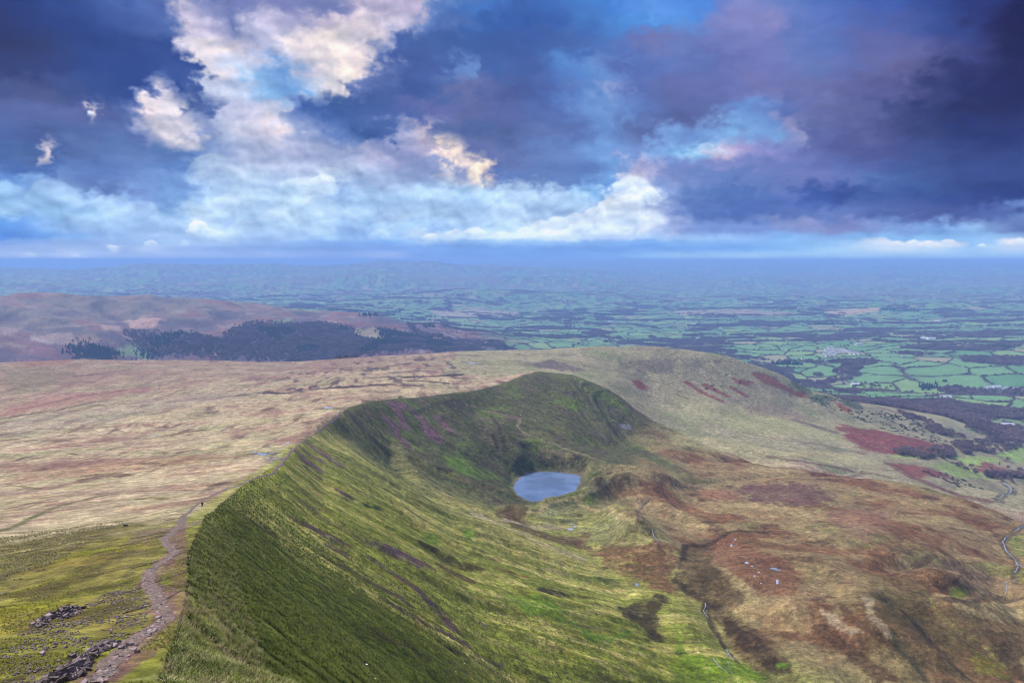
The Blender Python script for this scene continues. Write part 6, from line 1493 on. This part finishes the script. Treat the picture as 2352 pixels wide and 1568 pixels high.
# ------------------------------------------------------------------ grass tufts
def tuft_mesh(name, mat, n, seed, spread=.5, h=1.0):
    R_ = np.random.default_rng(seed); m = MB()
    for k in range(n):
        a = R_.uniform(0, 6.28); rr = R_.uniform(0, .22) ; ln = R_.uniform(.5, 1) * h; lean = R_.uniform(.15, 1) * spread
        bx, by = math.cos(a) * rr, math.sin(a) * rr; w_ = R_.uniform(.02, .05); px_, py_ = -math.sin(a) * w_, math.cos(a) * w_
        x1, y1 = bx + math.cos(a) * lean * .5, by + math.sin(a) * lean * .5; x2, y2 = bx + math.cos(a) * lean, by + math.sin(a) * lean
        m.add([(bx - px_, by - py_, -.1), (bx + px_, by + py_, -.1), (x1 + px_ * .8, y1 + py_ * .8, ln * .65), (x1 - px_ * .8, y1 - py_ * .8, ln * .65), (x2, y2, ln * (1 - .3 * lean))], [(0, 1, 2, 3), (3, 2, 4)])
    return m.mesh(name, mat)
def grass_mat(name, c1, c2):
    mat = bpy.data.materials.new(name); mat.use_nodes = True
    t = NT(mat.node_tree); out = t.n('ShaderNodeOutputMaterial'); bs = t.n('ShaderNodeBsdfPrincipled'); t.t.links.new(bs.outputs[0], out.inputs[0])
    pos = t.n('ShaderNodeNewGeometry').outputs['Position']
    t.put(bs.inputs['Base Color'], t.mix(t.ramp(t.noise(pos, .35, 5, .7), .36, .64), c1, c2)); bs.inputs['Roughness'].default_value = .8; bs.inputs['Specular IOR Level'].default_value = .15
    return mat
M_TG = grass_mat('green_grass', (.045, .065, .010), (.125, .15, .022)); M_TS = grass_mat('straw_grass', (.20, .17, .075), (.40, .35, .19)); M_TM = grass_mat('moss_grass', (.12, .115, .02), (.22, .22, .04))
# clumps on the very edge of the summit, at the bottom of the view
cl_src = []
for (px, r_, wd, lab) in [(1475, 5.2, .22, 'small tuft of dark grass at the bottom edge left of the larger one'), (1960, 4.6, .55, 'broad mossy grass clump at the bottom edge of the view')]:
    d_ = P(px, 1568, r_); zg = float(mesh_h(np.array([d_[0]]), np.array([d_[1]]))[0])
    top = P(px, 1545 if wd > .3 else 1556, r_)[2]
    o = thing('grass_clump', lab, 'grass', (d_[0], d_[1], zg))
    hgt = max(.15, top - zg); m_ = tuft_mesh('blades', M_TG, 260 if wd > .3 else 120, 40 + int(px), .9)
    child('blades', m_, o, (0, 0, 0), (0, 0, 0), (wd, wd, hgt)); cl_src.append(o)
    m2 = tuft_mesh('dry_blades', M_TS, 36, 60 + int(px), 1.1); child('dry_blades', m2, o, (.15 if wd > .3 else .05, .05, 0), (0, 0, 0), (wd * .8, wd * .8, hgt * 1.02))
def lone_tuft(mat, seed, fr, a, b_, lab):
    p = hits([fr(a, b_)])[0]; o_ = bpy.data.objects.new('grass_tuft', tuft_mesh('grass_tuft', mat, 13, seed, .8)); COL.objects.link(o_); o_.location = tuple(p); o_.scale = (.5, .5, .4); tag(o_, lab, 'grass'); return o_
src_g = lone_tuft(M_TG, 1, z1, 1330, 1260, 'green grass tuft on the crest right of the stone path')
src_s = lone_tuft(M_TS, 2, z1, 1190, 1345, 'pale straw tuft on the crest just right of the stone path')
src_m = lone_tuft(M_TM, 3, z1, 330, 900, 'yellow-green tuft on the mossy turf left of the path')
qt = rand_polar(210000, -40, 16, 24, 430, .5); xq, yq = qt.T; dq, sq, sdq = poly_near(xq, yq, XC); eq = sdq < 0; rq = np.hypot(xq, yq)
nz_ = fbm(xq, yq, 8, 3, .6, off=20) + .6 * fbm(xq, yq, 28, 4, .6, off=5)
dpth, _, _ = poly_near(xq, yq, PATH_P); clear_path = dpth > .8
ke = eq & (RNG.random(len(xq)) < .9)
kg = ke & (nz_ > -.25) & (RNG.random(len(xq)) > ss(rq, 170, 430)); mass('slope_grass', qt[kg], RNG.uniform(.26, .55, kg.sum()) * (1 + rq[kg] / 300), src_g, 'coarse green grass tufts on the steep side of the ridge', 'grass', tall=.8)
kf = (np.abs(dq - 2) < 4) & eq & (RNG.random(len(xq)) < .4) | (eq & (nz_ > .6) & (RNG.random(len(xq)) < .5))
mass('crest_straw', qt[kf], RNG.uniform(.3, .55, kf.sum()), src_s, 'pale straw tufts along the crest of the ridge', 'grass', tall=.8)
kl = (~eq) & clear_path & (rq < 190) & (dq > 18) & (nz_ > -.1); mass('shoulder_straw', qt[kl], RNG.uniform(.25, .5, kl.sum()), src_s, 'straw tussocks on the left of the summit shoulder', 'grass', tall=.7)
km = (~eq) & clear_path & (rq < 200) & (dq < 40) & (nz_ > -.05) & (RNG.random(len(xq)) < .6); mass('shoulder_moss', qt[km], RNG.uniform(.12, .26, km.sum()), src_m, 'low yellow-green grass on the summit shoulder', 'grass', tall=.6)
print('grass', time.time() - T0)

# ------------------------------------------------------------------ the walker
def skin_figure(name, joints, bones, radii, mat, parent, levels=2):
    me = bpy.data.meshes.new(name); me.from_pydata([tuple(j) for j in joints], bones, []); me.update()
    o = bpy.data.objects.new(name, me); COL.objects.link(o); o.parent = parent
    md = o.modifiers.new('skin', 'SKIN')
    if not me.skin_vertices: me.skin_vertices.new()
    for sv, r_ in zip(me.skin_vertices[0].data, radii): sv.radius = (r_, r_) if not isinstance(r_, tuple) else r_
    me.skin_vertices[0].data[0].use_root = True
    sb = o.modifiers.new('smooth', 'SUBSURF'); sb.levels = levels; sb.render_levels = levels
    me.materials.append(mat); md.use_smooth_shade = True
    return o
M_SKIN = plain('skin', (.42, .25, .18), .6); M_COAT = plain('black_jacket', (.014, .012, .016), .8); M_TROU = plain('dark_trousers', (.03, .018, .026), .85); M_HAIR = plain('grey_wool_hat', (.10, .10, .13), .9); M_BOOT = plain('boots', (.03, .022, .02), .6)
wp = hits([z1(1367, 383)])[0]
walker = thing('person', 'person in dark jacket, dark trousers and woolly hat walking up the crest path', 'person', tuple(wp), 0.15)
# body: pelvis, spine, neck, head ; legs mid stride ; arms
J = [(0, 0, .95), (0, .01, 1.12), (0, .0, 1.32), (0, -.01, 1.46), (0, -.03, 1.56), (0, -.04, 1.66), (0, -.04, 1.74),
     (-.10, 0, .90), (-.11, -.14, .52), (-.11, -.10, .09), (-.12, -.24, .045), (.10, 0, .90), (.11, .06, .50), (.11, .20, .12), (.12, .10, .05),
     (-.19, 0, 1.43), (-.25, .04, 1.16), (-.24, -.08, .93), (.19, 0, 1.43), (.25, -.03, 1.16), (.24, -.16, .95)]
B = [(0, 1), (1, 2), (2, 3), (3, 4), (4, 5), (5, 6), (0, 7), (7, 8), (8, 9), (9, 10), (0, 11), (11, 12), (12, 13), (13, 14), (3, 15), (15, 16), (16, 17), (3, 18), (18, 19), (19, 20)]
Rr = [(.15, .11), (.15, .11), (.17, .12), (.10, .08), (.055, .055), (.085, .095), (.07, .08), .095, .062, .045, .035, .095, .062, .045, .035, .062, .045, .03, .062, .045, .03]
skin_figure('body', J, B, Rr, M_SKIN, walker)
skin_figure('trousers', [J[0], J[7], J[8], (-.11, -.105, .13), J[11], J[12], (.11, .19, .16)], [(0, 1), (1, 2), (2, 3), (0, 4), (4, 5), (5, 6)], [(.17, .13), .115, .082, .07, .115, .082, .07], M_TROU, walker)
skin_figure('jacket', [(0, 0, .88), J[1], J[2], J[3], J[15], J[16], (-.242, -.06, .965), J[18], J[19], (.242, -.14, .985)], [(0, 1), (1, 2), (2, 3), (3, 4), (4, 5), (5, 6), (3, 7), (7, 8), (8, 9)], [(.19, .14), (.175, .13), (.195, .145), (.13, .10), .085, .064, .05, .085, .064, .05], M_COAT, walker)
skin_figure('hat', [(0, -.035, 1.70), (0, -.03, 1.765)], [(0, 1)], [(.098, .105), (.07, .075)], M_HAIR, walker)
for sx, (bx, by, bz) in ((-1, (-.11, -.12, .06)), (1, (.11, .16, .07))):
    skin_figure('boot', [(bx, by + .05, bz + .05), (bx, by, bz - .01), (bx, by - .15, bz - .025)], [(0, 1), (1, 2)], [.062, .055, .045], M_BOOT, walker)
    hx, hy, hz = ((-.24, -.10, .92) if sx < 0 else (.24, -.18, .94))
    hj = [(hx, hy, hz), (hx, hy - .03, hz - .05)]; hb = [(0, 1)]; hr = [.028, .030]
    for f_i in range(4):
        n0 = len(hj); fx = (f_i - 1.5) * .018; ln_ = (.035, .042, .040, .030)[f_i]
        hj += [(hx + fx * .2, hy - .035 + fx, hz - .075), (hx + fx * .2 - sx * .008, hy - .035 + fx, hz - .075 - ln_), (hx + fx * .2 - sx * .022, hy - .032 + fx, hz - .075 - ln_ * 1.6)]; hb += [(1, n0), (n0, n0 + 1), (n0 + 1, n0 + 2)]; hr += [.010, .009, .008]
    n0 = len(hj); hj += [(hx - sx * .02, hy - .055, hz - .03), (hx - sx * .032, hy - .07, hz - .065)]; hb += [(0, n0), (n0, n0 + 1)]; hr += [.011, .009]
    skin_figure('hand', hj, hb, hr, M_SKIN, walker, 1)
fc_ = MB()
fc_.tube([(0, -.135, 1.66), (0, -.155, 1.635)], [.010, .015], 5)
fc_.build('nose', M_SKIN, walker, True)
for sx in (-1, 1):
    e_m = MB(); e_m.tube([(sx * .032, -.124, 1.668), (sx * .032, -.131, 1.668)], [.010, .007], 6); e_m.build('eye', M_HAIR, walker, True)
    e_m = MB(); e_m.tube([(sx * .086, -.04, 1.685), (sx * .098, -.035, 1.66), (sx * .088, -.04, 1.63)], [.008, .013, .007], 5); e_m.build('ear', M_SKIN, walker, True)
mo = MB(); mo.box(-.022, .022, -.135, -.126, 1.603, 1.610); mo.build('mouth', M_TROU, walker)

# ------------------------------------------------------------------ ponies grazing on the pale shelf, far off
M_PONY = plain('dark_pony_coat', (.035, .028, .03), .8)
for k, (a, b_, lab, rz) in enumerate([(210, 1187, 'leftmost of the four dark ponies on the pale shelf', .6), (243, 1197, 'second dark pony from the left on the pale shelf', 1.9), (305, 1210, 'third dark pony from the left on the pale shelf', -.5), (340, 1220, 'rightmost of the four dark ponies on the pale shelf', 2.4)]):
    p = hits([z6(a, b_)])[0]; o = thing('pony', lab, 'pony', tuple(p), rz, 'ponies grazing below the far hill')
    jj = [(0, 0, 1.0), (.35, 0, 1.02), (.75, 0, 1.05), (1.05, 0, .85), (1.30, 0, .45), (1.45, 0, .22), (-.35, 0, 1.02), (-.62, 0, 1.05), (-.78, 0, .95), (-.85, 0, .55)]
    bb = [(0, 1), (1, 2), (2, 3), (3, 4), (4, 5), (0, 6), (6, 7), (7, 8), (8, 9)]; rr = [.30, .30, .25, .15, .13, .08, .29, .25, .06, .05]
    for sy in (-.16, .16):
        n0 = len(jj); jj += [(.68, sy, .75), (.70, sy, .42), (.68, sy, .04)]; bb += [(2, n0), (n0, n0 + 1), (n0 + 1, n0 + 2)]; rr += [.12, .06, .055]
        n0 = len(jj); jj += [(-.62, sy, .78), (-.72, sy, .45), (-.68, sy, .04)]; bb += [(7, n0), (n0, n0 + 1), (n0 + 1, n0 + 2)]; rr += [.14, .065, .055]
    skin_figure('body', jj, bb, rr, M_PONY, o, 1)
print('all', time.time() - T0)
# ------------------------------------------------------------------ the air
HX = 47200.0
z0_, z1_ = float(GZ.min()) - 60.0, max(CAM_Z + 45.0, float(GZ.max()) + 15)
hv = [(sx * HX, sy * HX, z) for z in (z0_, z1_) for sx, sy in ((-1, -1), (1, -1), (1, 1), (-1, 1))]
hf = [(3, 2, 1, 0), (4, 5, 6, 7), (0, 1, 5, 4), (1, 2, 6, 5), (2, 3, 7, 6), (3, 0, 4, 7)]
m_h = bpy.data.materials.new('air'); m_h.use_nodes = True
t = NT(m_h.node_tree); out = t.n('ShaderNodeOutputMaterial'); pv = t.n('ShaderNodeVolumePrincipled')
pv.inputs['Color'].default_value = (.27, .48, .97, 1); pv.inputs['Density'].default_value = HAZE_D
t.t.links.new(pv.outputs[0], out.inputs['Volume'])
hz = new_mesh('haze', hv, hf, m_h, False); tag(hz, kind='stuff')
